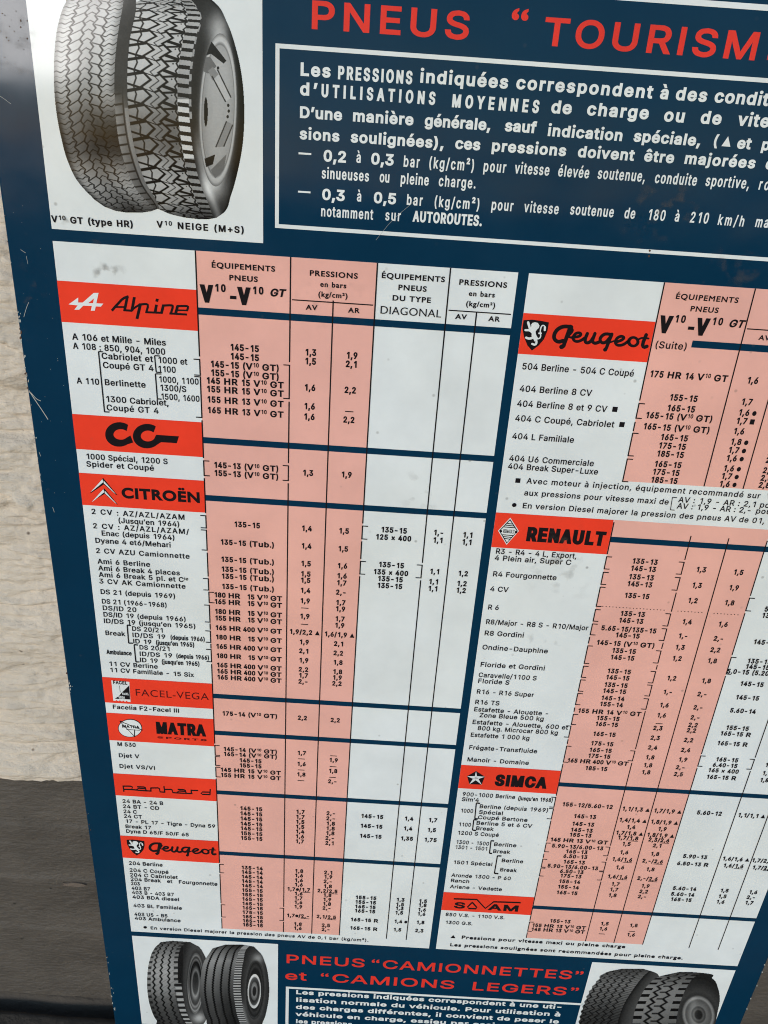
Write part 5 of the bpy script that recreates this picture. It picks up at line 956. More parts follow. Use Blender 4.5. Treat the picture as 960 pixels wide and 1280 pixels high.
rules(tr_, CR, {'a': [(P1, 235, 333, 1), (P1, 358, 420, 0), (P1, 433, 583, 1), (P1, 605, 755, 1), (P2, 102, 163, 1), (P2, 180, 240, 1), (P2, 254, 350, 1), (P2, 366, 424, 1), (P3, 72, 122, 1), (P3, 132, 162, 0),
    (P3, 173, 254, 1), (P3, 267, 318, 1), (P3, 330, 382, 1), (P3, 393, 444, 1), (P4, 50, 68, 0), (P4, 80, 125, 1), (Q4, 703, 787, -1), (Q4, 803, 838, 0), (Q4, 853, 973, 1), (Q5, 338, 412, -1), (Q5, 423, 500, -1),
    (P5, 370, 425, 1), (P5, 438, 465, 0), (P5, 472, 522, 1), (P5, 528, 578, 1), (P6, 465, 523, 1)],
  'b': [(P2, 130, 190, -1), (P2, 207, 270, -1), (P2, 388, 449, -1), (P3, 95, 149, -1), (P3, 197, 253, -1), (P3, 292, 345, -1), (P3, 355, 405, -1), (P3, 418, 466, -1), (P4, 243, 287, -1), (P5, 397, 452, -1), (P5, 492, 548, -1), (P5, 553, 605, -1)],
  'd': [(Q1, 858, 985, 1), (Q2, 240, 362, 1), (Q2, 957, 1032, 1)], 'e': [(Q2, 983, 1055, -1)]},
  dict(a=[(VT0, 397), (460, 1353.5)], b=[(VT0, 396), (474, 1353.5)], c=[(177, 396), (474, 1353.5)], d=[(VT0, 396), (474, 1353.5)], e=[(VT0, 380), (474, 1356)], f=[(177, 380), (474, 1356)]))
def underline(parent, C, z, Y, X, sides):
    m = MB(L4)
    v = z.uv(X, Y)[1]
    for a, b in sides: m.rect(C[a] + 2.5, v - .8, C[b] - 2.5, v + .7)
    m.build('header_rule', M_BLACK, parent)
underline(tl, CL, Zoom(230, 310, 4), 272, 747, (('b', 'd'), ('e', 'r')))
underline(tr_, CR, Zoom(800, 350, 6), 372, 900, (('b', 'd'), ('e', 'r')))

# column headings ------------------------------------------------
def headings(parent, C, suite):
    m = MB(L5); c = 6.9
    ab, bd, de, er = (C['a'] + C['b']) / 2, (C['b'] + C['d']) / 2, (C['d'] + C['e']) / 2, (C['e'] + C['r']) / 2
    put_c(m, 'ÉQUIPEMENTS', ab, 144.6, c, 'ghead'); put_c(m, 'PNEUS', ab, 158.6, c, 'ghead')
    put(m, 'V', C['a'] + 4.5, 188.3, 22.5, 'gothic', 16.5); put(m, '10', C['a'] + 22, 173.6, 9.6, 'bold', 15)
    mm = C['a'] + 42; m.rect(mm, 177.5, mm + 8, 181.6)
    put(m, 'V', C['a'] + 52, 188.3, 22.5, 'gothic', 16.5); put(m, '10', C['a'] + 70, 173.6, 9.6, 'bold', 15); put(m, 'GT', C['a'] + 92, 175.0, 10.0, 'heavy', 20, 'auto', .22)
    put_c(m, 'PRESSIONS', bd, 146.4, c, 'ghead'); put_c(m, 'en bars', bd, 159, c * .98, 'head'); put_c(m, '(kg/cm²)', bd, 171.5, c * .98, 'head')
    put_c(m, 'AV', (C['b'] + C['c']) / 2, 188.8, c * .95, 'ghead'); put_c(m, 'AR', (C['c'] + C['d']) / 2, 188.8, c * .95, 'ghead')
    put_c(m, 'ÉQUIPEMENTS', de, 143.4, c, 'ghead'); put_c(m, 'PNEUS', de, 156.6, c, 'ghead'); put_c(m, 'DU TYPE', de, 170.0, c, 'ghead'); put_c(m, 'DIAGONAL', de, 187.3, 9.6, 'thin')
    put_c(m, 'PRESSIONS', er, 145.2, c, 'ghead'); put_c(m, 'en bars', er, 158, c * .98, 'head'); put_c(m, '(kg/cm²)', er, 170.8, c * .98, 'head')
    put_c(m, 'AV', (C['e'] + C['f']) / 2, 187.8, c * .95, 'ghead'); put_c(m, 'AR', (C['f'] + C['r']) / 2, 187.8, c * .95, 'ghead')
    if suite: Zoom(800, 350, 6).text(m, '(Suite)', 102, 508, 350, 'light', 9.2)
    m.build('column_heading', M_BLACK, parent)
headings(tl, CL, False); headings(tr_, CR, True)

# figures --------------------------------------------------------
def figures(name, parent, uc, data):
    bars = (371, 458, 811, 888, 1020, 1168) if parent is tl else (430, 955, 1262)
    ms = {}
    for z, rows in data: z.column(uc, rows, 'bold', 9.5 if z in (N5, A6, D2, D3, P5, P6, Q3) else CAPN, lambda v: ms.setdefault(sum(v > q for q in bars), MB(L4)))
    for k in sorted(ms): ms[k].build(name, M_BLACK, parent)
mid = lambda C, a, b: (C[a] + C[b]) / 2
G = ' V^10^ GT'; PG = ' (V^10^ GT)'
figures('tyre_sizes', tl, mid(CL, 'a', 'b'), [
 (N1, f'163 145-15|210 145-15|257 145-15{PG}|302 155-15{PG}|344 145 HR 15{G}|388 155 HR 15{G}|442 155 HR 13{G}|497 165 HR 13{G}'),
 (N2, f'228 145-13{PG}|268 155-13{PG}'),
 (N3, f'134 135-15|240 135-15 (Tub.)|338 135-15 (Tub.)|394 135-15 (Tub.)|434 135-15 (Tub.)|492 135-15 (Tub.)|543 180 HR   15{G}|581 165 HR   15{G}'),
 (N4, f'134 180 HR   15{G}|172 155 HR   15{G}|227 165 HR 400{G}|280 180 HR   15{G}|333 165 HR 400{G}|386 180 HR   15{G}|439 165 HR 400{G}|474 165 HR 400{G}|508 165 HR 400{G}'),
 (A5, f'131 175-14{PG}|355 145-14{PG}|386 165-14{PG}|420 145-15|452 155-15|486 145 HR 15{G}|520 155 HR 15{G}'),
 (N5, '167 145-15|199 145-15|231 145-15|263 145-15|293 145-15|324 155-15|354 155-15'),
 (A6, '85 135-14|113 145-14|142 145-14|170 145-14|198 145-14|227 155-15|255 155-15|283 165-15|311 165-15|338 165-15|366 175-15|394 185-15|420 185-15|445 185-15')])
figures('front_pressures', tl, mid(CL, 'b', 'c'), [
 (N1, '186 1,3|232 1,5|369 1,6|466 1,6|520 1,6'), (N2, '258 1,3'), (N3, '154 1,4|254 1,4|354 1,5|413 1,5|449 1,5|507 1,4|566 1,9|594 —'),
 (N4, '151 1,9|184 —|242 1,9/2,2 ▲|298 1,9|349 2,1|402 1,9|454 2,2|488 1,7|523 2,-'), (A5, '150 2,2|371 1,7|396 —|440 1,6|466 —|506 1,8|533 —'),
 (N5, '186 1,7|218 1,7|249 1,5|280 1,5|310 1,4|341 1,6|372 1,7'), (A6, '104 1,8|132 1,6|162 1,6|190 1,6|220 1,7•/_1,7_|246 1,6|274 1,7|301 1,6|329 1,9|386 1,7•/_2,-_|438 1,8|464 1,6')])
figures('rear_pressures', tl, mid(CL, 'c', 'd'), [
 (N1, '202 1,9|247 2,1|382 2,2|478 —|536 2,2'), (N2, '267 1,9'), (N3, '168 1,5|270 1,5|367 1,6|424 1,6|464 1,7|518 2,-|576 1,7|612 1,9'),
 (N4, '166 1,7|203 1,9|256 1,6/1,9 ▲|308 2,1|361 2,2|414 1,8|467 1,8|500 1,9|534 2,2'), (A5, '164 2,2|377 —|416 1,9|445 —|484 1,8|513 —|550 2,-'),
 (N5, '196 2,-|228 2,-|260 1,8|291 1,8|321 1,8|352 2,-|383 2,1'), (A6, '114 2,1|141 1,9|170 2,-|200 1,8|230 2,2/_2,5_|256 1,8|284 1,9|311 1,8|338 2,-|393 2,1/_2,5_|446 2,5|472 2,-')])
figures('diagonal_sizes', tl, mid(CL, 'd', 'e'), [
 (D1, '156 135-15|212 125 × 400|416 135-15|472 135 × 400|521 135-15|572 135-15'), (D2, '136 145-15|209 145-15|284 145-15'), (D3, '264 155-15|298 155-15|332 165-15|364 165-15|431 165-15 R|494 165-15 R')])
figures('front_pressures', tl, mid(CL, 'e', 'f'), [(D1, '174 1,-|230 1,1|464 1,1|540 1,1|592 1,1'), (D2, '152 1,4|226 1,4|301 1,35'), (D3, '279 1,3|313 1,5|343 1,3|376 1,5|441 1,4•|503 1,5')])
figures('rear_pressures', tl, mid(CL, 'f', 'r'), [(D1, '191 1,1|244 1,1|479 1,2|554 1,2|605 1,2'), (D2, '163 1,7|237 1,5|311 1,75'), (D3, '289 1,5|319 1,8|353 1,6|385 1,6|448 1,8|510 2,3')])

figures('tyre_sizes', tr_, mid(CR, 'a', 'b'), [
 (P1, f'76 175 HR 14{G}|221 155-15|291 165-15|347 165-15{PG}|421 165-15{PG}|484 165-15|540 175-15|594 185-15|662 165-15|714 175-15|767 185-15'),
 (P2, '140 135-13|176 145-13|218 135-13|253 145-13|311 135-15|401 135-13|435 145-13'),
 (P3, f'109 5.65-15/135-15|137 145-15|176 145-15{PG}|208 135-15|239 145-15|302 135-15|331 145-15|365 135-15|393 145-15|426 145-14|454 155-14'),
 (P4, f'81 155 HR 14{G}|108 155-15|134 165-15|178 165-15|220 175-15|249 165-15|275 175-15|301 165 HR 400{G}|330 185-15'),
 (P5, f'147 155-12/5.60-12|216 145-13|264 145-13|302 145-13|333 155-13|370 145 HR 13{G}|408 5.90-13/6.00-13|438 165-13|468 6.50-13|503 165-13|534 5.90-13/6.00-13|563 6.50-13|591 175-13|626 155-14'),
 (P6, f'256 155-14|292 165-15|471 155-13|504 155 HR 13{G}|530 145 HR 13{G}')])
figures('front_pressures', tr_, mid(CR, 'b', 'c'), [
 (P1, '104 1,6|246 1,7|317 1,6 •|373 1,7 ■|441 1,6|511 1,8 •|566 1,7 •|620 1,6 •|687 1,6 •|739 1,7 •|791 1,6 •'), (P2, '180 1,3|258 1,3|334 1,2|440 1,4'),
 (P3, '139 1,-|191 1,3|242 1,2|333 1,2|397 1,-|457 1,6'), (P4, '94 1,6|122 —|151 2,3|194 2,3|237 2,4|280 1,8|315 1,8|346 1,8'),
 (P5, '170 1,1/1,3 ▲|240 1,4/1,4 ▲|282 1,4|321 1,7/1,8 ▲|351 1,7/_1,8_|388 1,5|441 1,6|486 1,6/_1,6_|536 1,6|595 1,6/_1,6_|641 1,7'), (P6, '271 1,7|307 1,8|486 1,5|518 1,6|541 —')])
figures('rear_pressures', tr_, mid(CR, 'c', 'd'), [
 (P1, '527 2,5|582 2,8|634 2,8|702 2,5|752 2,8|799 2,8'), (P2, '193 1,5|270 1,9|345 1,8|452 1,6'),
 (P3, '151 2,-|203 2,2|253 1,8|345 1,8|407 2,-|468 2,-'), (P4, '104 2,-|137 2,2|161 2,2|204 2,2|248 2,4|290 1,9|325 2,-|355 2,5'),
 (P5, '182 1,7/1,9 ▲|252 1,8/1,9 ▲|294 1,9|334 1,8/1,9 ▲|364 2,3/_2,6_|399 2,1|451 1,8|497 2,-/_2,6_|548 1,8|607 2,-/_2,6_|653 1,9'), (P6, '284 2,2|316 2,-|497 1,5|525 —|556 1,6')])
figures('diagonal_sizes', tr_, mid(CR, 'd', 'e'), [(Q1, '1000 5.0-13|1062 135-13'), (Q2, '150 145-15|288 135-15|328 145-15|370 5.0-15 (5.20-15)|452 145-15|551 145-15|647 5.60-14|771 155-15|814 165-15 R|885 165-15 R|1001 165-15|1041 6.40-15|1081 165 × 400|1129 165-15 R'),
 (Q3, '231 5.60-12|557 5.90-13|612 6.50-13 R|796 5.60-14|839 5.60-14|878 165-15')])
figures('front_pressures', tr_, mid(CR, 'e', 'f'), [(Q2, '1039 1,8|1098 1,9|1148 1,8'), (Q3, '250 1,1/1,1 ▲|575 1,6/1,6 ▲|625 1,6/_1,6_|810 1,5|853 1,5|894 1,6')])
figures('rear_pressures', tr_, mid(CR, 'f', 'r'), [(Q3, '588 1,7/2,1 ▲|640 1,7/_2,5_|822 1,6|861 2,-|901 1,7')])
m = MB(L4)                                              # dotted line under the 4 CV
v = P2.uv(290, 360)[1]
for a, b in (('a', 'b'), ('b', 'c'), ('c', 'd')):
    u = CR[a] + 9
    while u < CR[b] - 8: m.rect(u, v - .6, u + 1.6, v + .6); u += 5.2
m.build('dotted_rule', M_BLACK, tr_)

# notes under the tables ------------------------------------------
m = MB(L4); z = Zoom(140, 1040, 6)
u, v = z.uv(236, 722); put(m, '•', u, v, 9, 'light')
u, v = z.uv(288, 727); put(m, 'En version Diesel majorer la pression des pneus AV de 0,1 bar (kg/cm²).', u, v, 8.2, 'light', Zoom(420, 1080, 6).uv(245, 580)[0] - u)
m.build('table_note', M_BLACK, tl)
m = MB(L4); z = Zoom(620, 580, 2.824); c = 8.6
u, v = z.uv(66, 66); put(m, '■', u, v, c, 'light')
z.text(m, 'Avec moteur à injection, équipement recommandé sur', 106, 68, 930, 'light', c)
u, v = z.uv(952, 123); put(m, 'V^10^ GT', u, v, c, 'light')
z.text(m, 'aux pressions pour vitesse maxi de', 97, 110, 608, 'light', c)
u = z.uv(640, 138)[0]; v = z.uv(640, 134)[1]; put(m, 'AV : 1,9 - AR : 2,1', u, v, c, 'light', z.uv(917, 150)[0] - u)
put(m, 'pour', z.uv(928, 150)[0], v, c, 'light')
u, v = z.uv(636, 156); put(m, 'AV : 1,9 - AR : 2,-', u, v, c, 'light', z.uv(900, 172)[0] - u); put(m, 'pour', z.uv(914, 172)[0], v, c, 'light')
for a, b in (((638, 118), (622, 117)), ((622, 117), (615, 161)), ((615, 161), (630, 162))): m.shape([z.uvs(ribbon([a, b], 2.6, 0, False))])
u, v = z.uv(54, 152); put(m, '•', u, v, c, 'light')
z.text(m, 'En version Diesel majorer la pression des pneus AV de 01,', 91, 155, 946, 'light', c)
m.build('table_note', M_BLACK, tr_)
m = MB(L4); z = Zoom(540, 1160, 4.364); c = 9.4
u, v = z.uv(100, 53); put(m, '▲', u, v, c * 1.05, 'light')
u, v = z.uv(158, 57); put(m, 'Pressions pour vitesse maxi ou pleine charge', u, v, c, 'wnote', Zoom(650, 1060, 5.053).uv(665, 625)[0] - u)
u, v = z.uv(95, 97); put(m, 'Les pressions soulignées sont recommandées pour pleine charge.', u, v, c, 'wnote', Zoom(720, 1110, 4).uv(535, 350)[0] - u)
m.build('table_note', M_BLACK, tr_)

# model lists ------------------------------------------------------
def models(parent, data, brackets=(), cap=CAPM):
    m = MB(L4)
    for z, rows in data:
        for t, a, b, c, *st in rows: z.text(m, t, a, b, c, st[0] if st else 'light', cap)
    for z, lst in brackets:
        for pts in lst:
            for a, b in zip(pts[:-1], pts[1:]):
                m.shape([z.uvs(ribbon([a, b], 1.45 * z.k, 0, False))])
    m.build('model_list', M_BLACK, parent)
models(tl, [(A1, (('A 106 et Mille - Miles', 75, 117, 638), ('A 108 : 850, 904, 1000', 80, 172, 635), ('Cabriolet et', 250, 232, 560), ('Coupé GT 4', 258, 287, 565), ('1000 et', 585, 257, 765), ('1100', 585, 310, 698),
  ('A 110', 102, 380, 240), ('Berlinette', 268, 390, 517), ('1000, 1100', 590, 372, 835), ('1300/S', 597, 422, 760), ('1500, 1600', 603, 475, 840), ('1300 Cabriolet,', 272, 490, 655), ('Coupé GT 4', 280, 541, 595)))],
  [(A1, ([(258, 190), (232, 188), (268, 550), (298, 551)], [(600, 215), (568, 213), (578, 312), (610, 314)], [(608, 323), (573, 322), (585, 472), (610, 474)]))])
models(tl, [(A2, (('1000 Spécial, 1200 S', 130, 353, 625), ('Spider et Coupé', 135, 398, 543)))])
models(tl, [(A3, (('2 CV : AZ/AZL/AZAM', 102, 118, 728), ('(Jusqu’en 1964)', 280, 178, 695), ('2 CV : AZ/AZL/AZAM/', 112, 213, 755), ('Enac (depuis 1964)', 170, 262, 663), ('Dyane 4 et6/Mehari', 128, 310, 635), ('2 CV AZU Camionnette', 132, 378, 760),
  ('Ami 6 Berline', 145, 449, 497), ('Ami 6 Break 4 places', 150, 494, 695), ('Ami 6 Break 5 pl. et C^ie^', 153, 537, 750), ('3 CV AK Camionnette', 155, 581, 733), ('DS 21 (depuis 1969)', 163, 651, 667))),
 (A4, (('DS 21 (1966-1968)', 92, 128, 530), ('DS/ID 20', 97, 172, 327), ('DS/ID 19 (depuis 1966)', 102, 215, 657), ('ID/DS 19 (jusqu’en 1965)', 105, 258, 722), ('Break', 115, 338, 250), ('DS 20/21', 293, 310, 505), ('ID/DS 19', 295, 352, 520),
  ('(depuis 1966)', 548, 368, 782, 'cond'), ('ID 19', 300, 393, 428), ('(jusqu’en 1965)', 452, 403, 712, 'cond'), ('Ambulance', 125, 465, 293, 'cond'), ('DS 20/21', 342, 434, 550), ('ID/DS 19', 343, 477, 565), ('(depuis 1966)', 587, 491, 810, 'cond'),
  ('ID 19', 345, 518, 470), ('(jusqu’en 1965)', 490, 530, 747, 'cond'), ('11 CV Berline', 137, 543, 468), ('11 CV Familiale - 15 Six', 143, 584, 708)))],
  [(A4, ([(287, 275), (262, 272), (272, 392), (300, 393)], [(333, 405), (308, 402), (320, 517), (343, 518)]))])
B1 = Zoom(120, 840, 6)
models(tl, [(B1, (('Facelia F2-Facel III', 125, 273, 627),))])
models(tl, [(B1, (('M 530', 160, 552, 302), ('Djet V', 170, 636, 327), ('Djet VS/VI', 175, 716, 447)))])
B2, B3 = Zoom(130, 960, 6), Zoom(140, 1040, 6)
models(tl, [(B2, (('24 BA - 24 B', 137, 258, 447), ('24 BT - CD', 140, 297, 417), ('24 C', 145, 335, 250), ('24 CT', 148, 370, 288), ('17 - PL 17 - Tigre - Dyna 59', 158, 408, 838), ('Break 17', 160, 447, 358), ('Dyna D 65/F 50/F 65', 165, 483, 640)))])
models(tl, [(B3, (('204 Berline', 125, 243, 382), ('204 C Coupé', 130, 295, 427), ('204 C Cabriolet', 133, 330, 495), ('204 Break   et   Fourgonnette', 138, 363, 793), ('203', 142, 395, 213), ('403 B7', 147, 430, 290), ('403 B - 403 B7', 150, 462, 468),
  ('403 BDA diesel', 153, 496, 507), ('403 BL Familiale', 160, 560, 527), ('403 U5 - B5', 168, 625, 420), ('403 Ambulance', 170, 655, 517)))], cap=9.2)
R1, R2, R3, R4, R5, R6 = Zoom(620, 440, 4.8), Zoom(590, 680, 5.647), Zoom(580, 790, 6), Zoom(560, 940, 6), Zoom(540, 1030, 6), Zoom(530, 1100, 4.571)
models(tr_, [(R1, (('504 Berline - 504 C Coupé', 152, 103, 825), ('404 Berline 8 CV', 137, 236, 572), ('404 Berline 8 et 9 CV', 122, 325, 663), ('■', 692, 359, 724), ('404 C Coupé, Cabriolet', 110, 413, 706), ('■', 734, 450, 766), ('404 L Familiale', 93, 520, 466), ('404 U6 Commerciale', 75, 652, 585), ('404 Break Super-Luxe', 67, 700, 610)))], cap=8.9)
models(tr_, [(R2, (('R3 - R4 - 4 L, Export,', 163, 66, 737), ('4 Plein air, Super C', 155, 113, 698), ('R4 Fourgonnette', 142, 226, 595), ('4 CV', 123, 331, 255), ('R 6', 108, 460, 190), ('R8/Major - R8 S - R10/Major', 93, 563, 817), ('R8 Gordini', 83, 642, 365))),
 (R3, (('Ondine-Dauphine', 133, 128, 627), ('Floride et Gordini', 118, 257, 605), ('Caravelle/1100 S', 105, 335, 543), ('Floride S', 100, 380, 340), ('R16 - R16 Super', 90, 460, 522), ('R16 TS', 78, 538, 265), ('Estafette - Alouette -', 70, 592, 635), ('Zone Bleue 500 kg', 112, 636, 597),
  ('Estafette - Alouette, 600 et', 58, 687, 777), ('800 kg. Microcar 800 kg', 97, 733, 703), ('Estafette 1 000 kg', 45, 783, 490), ('Frégate-Transfluide', 33, 877, 547), ('Manoir - Domaine', 20, 967, 485)))], cap=8.9)
models(tr_, [(R4, (('900-1000 Berline', 105, 327, 502), ('(jusqu’en 1968)', 520, 358, 785, 'cond'), ('Sim’4', 100, 365, 232), ('1000', 90, 450, 188), ('Berline (depuis 1969)', 232, 418, 752), ('Spécial', 228, 461, 412), ('Coupé Bertone', 220, 500, 595), ('1100', 75, 553, 172), ('Berline 5 et 6 CV', 208, 542, 628),
  ('Break', 205, 582, 340), ('1200 S Coupé', 65, 616, 380))),
 (R5, (('1300 - 1500', 175, 145, 427), ('1301 - 1501', 168, 183, 415), ('Berline', 460, 162, 632), ('Break', 453, 214, 583), ('1501 Spécial', 153, 296, 452), ('Berline', 517, 283, 683), ('Break', 505, 352, 633), ('Aronde 1300 - P 60', 143, 393, 590), ('Ranch', 137, 433, 280), ('Ariane - Vedette', 132, 478, 523)))],
 [(R4, ([(240, 383), (212, 380), (200, 497), (225, 500)], [(215, 507), (193, 505), (183, 583), (210, 587)])), (R5, ([(465, 125), (442, 123), (430, 217), (450, 219)], [(520, 238), (490, 236), (467, 368), (497, 370)]))], cap=8.9)
models(tr_, [(R6, (('850 V.S. - 1100 V.S.', 120, 203, 460), ('1300 G.S.', 117, 248, 277)))], cap=8.9)

# ---------------------------------------------------------------- brand bands
def brand(C, v0, v1): return flat('brand_band', M_RED, sign, L3, [(C['l'], v0, C['a'] - .9, v1)])
def art(name, mat, parent, z, shapes, lift=L4):
    m = MB(lift); m.shape([z.uvs(s) for s in shapes]); return m.build(name, mat, parent)
Zp = Zoom(60, 300, 4.8)
b = brand(CL, 173.2, 225.2)
Zpe, Zpw = Zoom(80, 360, 16), Zoom(135, 360, 8.727)
m = MB(L4); m.hole_shape(Zpe.uvs([(98, 325), (290, 188), (290, 288), (380, 288), (600, 95), (697, 95), (652, 303), (792, 310), (742, 370), (640, 365), (622, 450), (543, 450), (563, 356), (392, 350), (310, 431), (213, 431), (280, 345)]), Zpe.uvs([(490, 300), (588, 300), (606, 205)])); m.build('emblem', M_WHITE, b)
art('wordmark', M_BLACK, b, Zpw, [ribbon(p, w, s, False) for p, w, s in (([(44, 246), (115, 165), (165, 112), (226, 90)], 28, 1), ([(214, 90), (182, 250)], 30, 0), ([(90, 206), (195, 206)], 20, 0), ([(170, 240), (268, 247)], 24, 0), ([(290, 98), (262, 250)], 31, 0),
   ([(255, 248), (290, 215), (350, 178)], 22, 1), ([(358, 168), (318, 336)], 32, 0), ([(340, 180), (415, 172), (442, 182), (418, 272)], 25, 1), ([(412, 262), (596, 270)], 23, 0), ([(531, 180), (515, 270)], 31, 0), ([(541, 116), (533, 148)], 31, 0), ([(608, 180), (584, 276)], 30, 0),
   ([(600, 190), (695, 186), (712, 196), (686, 284)], 25, 1), ([(672, 276), (864, 288)], 23, 0), ([(762, 192), (738, 284)], 31, 0), ([(752, 196), (862, 194), (878, 204), (862, 250)], 24, 1), ([(745, 240), (866, 243)], 18, 0))])
b = brand(CL, 349.8, 400.8)
Zcc = Zoom(125, 520, 9.143)
art('wordmark', M_BLACK, b, Zcc, [arc(222, 208, 160, 140, -51, -306, 30).tolist() + [(382, 300), (350, 220)] + arc(240, 208, 84, 60, -322, -42, 24).tolist() + [(308, 165)],
    arc(540, 227, 162, 140, -52, -316, 30).tolist() + [(700, 297), (880, 308), (903, 230), (645, 212)] + arc(550, 226, 82, 62, -350, -44, 24).tolist() + [(615, 183)]])
b = brand(CL, 436.6, 486.6)
art('emblem', M_BLACK, b, A2, [[(155, 560), (236, 466), (322, 570), (312, 566), (240, 505), (170, 552)], [(160, 618), (242, 528), (326, 628), (314, 620), (244, 562), (172, 606)]], L4)
m = MB(L5)
for dx, dy in ((0, 0), (6, 60)): m.shape([A2.uvs([(162 + dx, 550 + dy), (232 + dx, 473 + dy), (238 + dx, 490 + dy), (172 + dx, 544 + dy)])]); m.shape([A2.uvs([(240 + dx, 482 + dy), (312 + dx, 562 + dy), (300 + dx, 553 + dy), (240 + dx, 497 + dy)])])
m.build('emblem', M_WHITE, b)
m = MB(L4); A2.text(m, 'CITROËN', 346, 587, 822, 'black', 17.0); m.build('wordmark', M_BLACK, b)
Zf = Zoom(130, 840, 6.4)
b = brand(CL, 791.8, 842.8)
e = art('emblem', M_WHITE, b, Zf, [[(60, 64), (204, 76), (214, 237), (76, 226)]])
m = MB(L5); m.shape([Zf.uvs([(203, 104), (210, 216), (88, 210), (122, 188), (140, 164)])]); m.shape([Zf.uvs(ribbon([(125, 105), (132, 160)], 3, 0, False))])
Zf.text(m, 'FACEL', 74, 92, 190, 'wideb', 7.0); m.build('emblem', M_BLACK, b)
m = MB(L5 + .00015); Zf.text(m, 'VEGA', 118, 207, 170, 'bold', 5.5); Zf.text(m, 'FACEL', 148, 178, 202, 'bold', 4.5); m.build('emblem', M_WHITE, b)
m = MB(L5)
for i in range(4): m.rect(*(lambda p: (p[0], p[1], p[0] + 2.2, p[1] + 4))(Zf.uv(96 + i * 27, 222 + i * 2)))
m.build('emblem', M_RED, b)
m = MB(L4); Zf.text(m, 'FACEL-VEGA', 250, 186, 840, 'caps', 13.5); m.build('wordmark', M_MAROON, b)
b = brand(CL, 864.2, 922.2)
art('emblem', M_BLACK, b, Zf, [arc(210, 446, 96, 73, 0, 350, 36)])
m = MB(L5); m.shape([Zf.uvs(arc(210, 446, 91, 68, 0, 350, 36))]); m.build('emblem', M_WHITE, b)
m = MB(L5 + .00015); m.shape([Zf.uvs(ribbon(p, w, 0, False)) for p, w in (([(128, 388), (312, 462)], 5), ([(128, 390), (250, 515)], 4), ([(247, 455), (246, 512)], 7), ([(182, 455), (290, 462)], 4))])
Zf.text(m, 'MATRA', 146, 440, 286, 'wideb', 6.0); m.build('emblem', M_BLACK, b)
m = MB(L4); Zf.text(m, 'MATRA', 418, 490, 815, 'gothic', 25.5, 'scale'); m.build('wordmark', M_BLACK, b)
m = MB(L4); Zf.text(m, 'SPORTS', 425, 527, 826, 'wideb', 4.2); m.build('wordmark', M_MAROON, b)
b = brand(CL, 995.8, 1046.3)
m = MB(L4)
Zh = Zoom(150, 970, 8)
pan = [[(32, 92), (41, 154)], [(28, 97), (105, 98), (126, 106), (118, 131), (38, 129)], [(112, 131), (182, 138)], [(172, 104), (238, 106), (254, 112), (262, 140)], [(258, 123), (188, 119), (170, 130), (182, 139), (312, 147)], [(308, 110), (312, 152)], [(310, 116), (380, 115), (396, 122), (402, 155), (452, 158)],
       [(440, 98), (450, 162)], [(446, 131), (510, 130), (522, 136), (530, 162), (580, 166)], [(578, 130), (640, 133), (655, 140), (662, 168)], [(658, 150), (594, 146), (574, 156), (586, 166), (716, 172)], [(712, 132), (716, 176)], [(714, 140), (784, 141)], [(904, 126), (900, 186)], [(900, 182), (828, 180), (812, 170), (826, 156), (900, 158)], [(722, 172), (726, 172)]]
m.shape([Zh.uvs(ribbon(q, 12.5, 0, False)) for q in pan]); m.build('wordmark', M_BLACK, b)
Zs, Zw = Zoom(645, 395, 19.2), Zoom(685, 395, 7.385)
shield = [(178, 96), (390, 84), (600, 112), (786, 150), (752, 350), (664, 560), (540, 705), (378, 826), (270, 700), (190, 500), (152, 300)]
lion = [[(395, 160), (450, 145), (520, 160), (560, 225), (545, 280), (500, 320), (465, 370), (480, 450), (522, 520), (500, 575), (440, 605), (410, 540), (372, 490), (372, 400), (340, 330), (365, 230), (360, 200)],
        ribbon([(288, 150), (330, 290), (360, 330)], 58), ribbon([(222, 335), (320, 335), (390, 390)], 52, 1), ribbon([(240, 515), (300, 540), (380, 525), (430, 500)], 55, 1), ribbon([(470, 560), (495, 620), (460, 690), (385, 665)], 52, 1),
        ribbon([(510, 545), (570, 530), (592, 470), (578, 400), (582, 300), (620, 222), (670, 220), (695, 270), (688, 345)], 30, 2), ribbon([(550, 410), (596, 410)], 44), ribbon([(690, 262), (686, 335)], 50)]
peu = [([(215, 100), (140, 92), (82, 122), (52, 175), (58, 218), (95, 240), (140, 226)], 36, 2), ([(205, 95), (172, 190), (142, 275)], 36, 1), ([(132, 280), (122, 284)], 42, 0), ([(190, 104), (226, 122), (218, 146), (192, 172)], 28, 2), ([(185, 190), (220, 200)], 20, 0),
       ([(222, 196), (290, 188), (308, 162), (276, 150), (242, 168), (226, 206), (248, 234), (292, 232), (340, 200)], 27, 2), ([(362, 160), (336, 222), (352, 250), (390, 238), (414, 200)], 31, 2), ([(432, 160), (404, 232), (430, 254), (476, 236)], 31, 2),
       ([(585, 170), (520, 160), (474, 205), (488, 246), (530, 246), (570, 196)], 30, 2), ([(588, 166), (556, 245), (534, 300)], 31, 1), ([(530, 306), (524, 310)], 36, 0), ([(550, 250), (600, 232), (625, 222)], 16, 1),
       ([(622, 240), (680, 222), (706, 196), (672, 182), (630, 205), (616, 246), (640, 272), (692, 266), (742, 228)], 27, 2), ([(905, 172), (868, 262), (880, 290), (912, 278)], 33, 1), ([(836, 212), (870, 198), (926, 206)], 18, 1)]
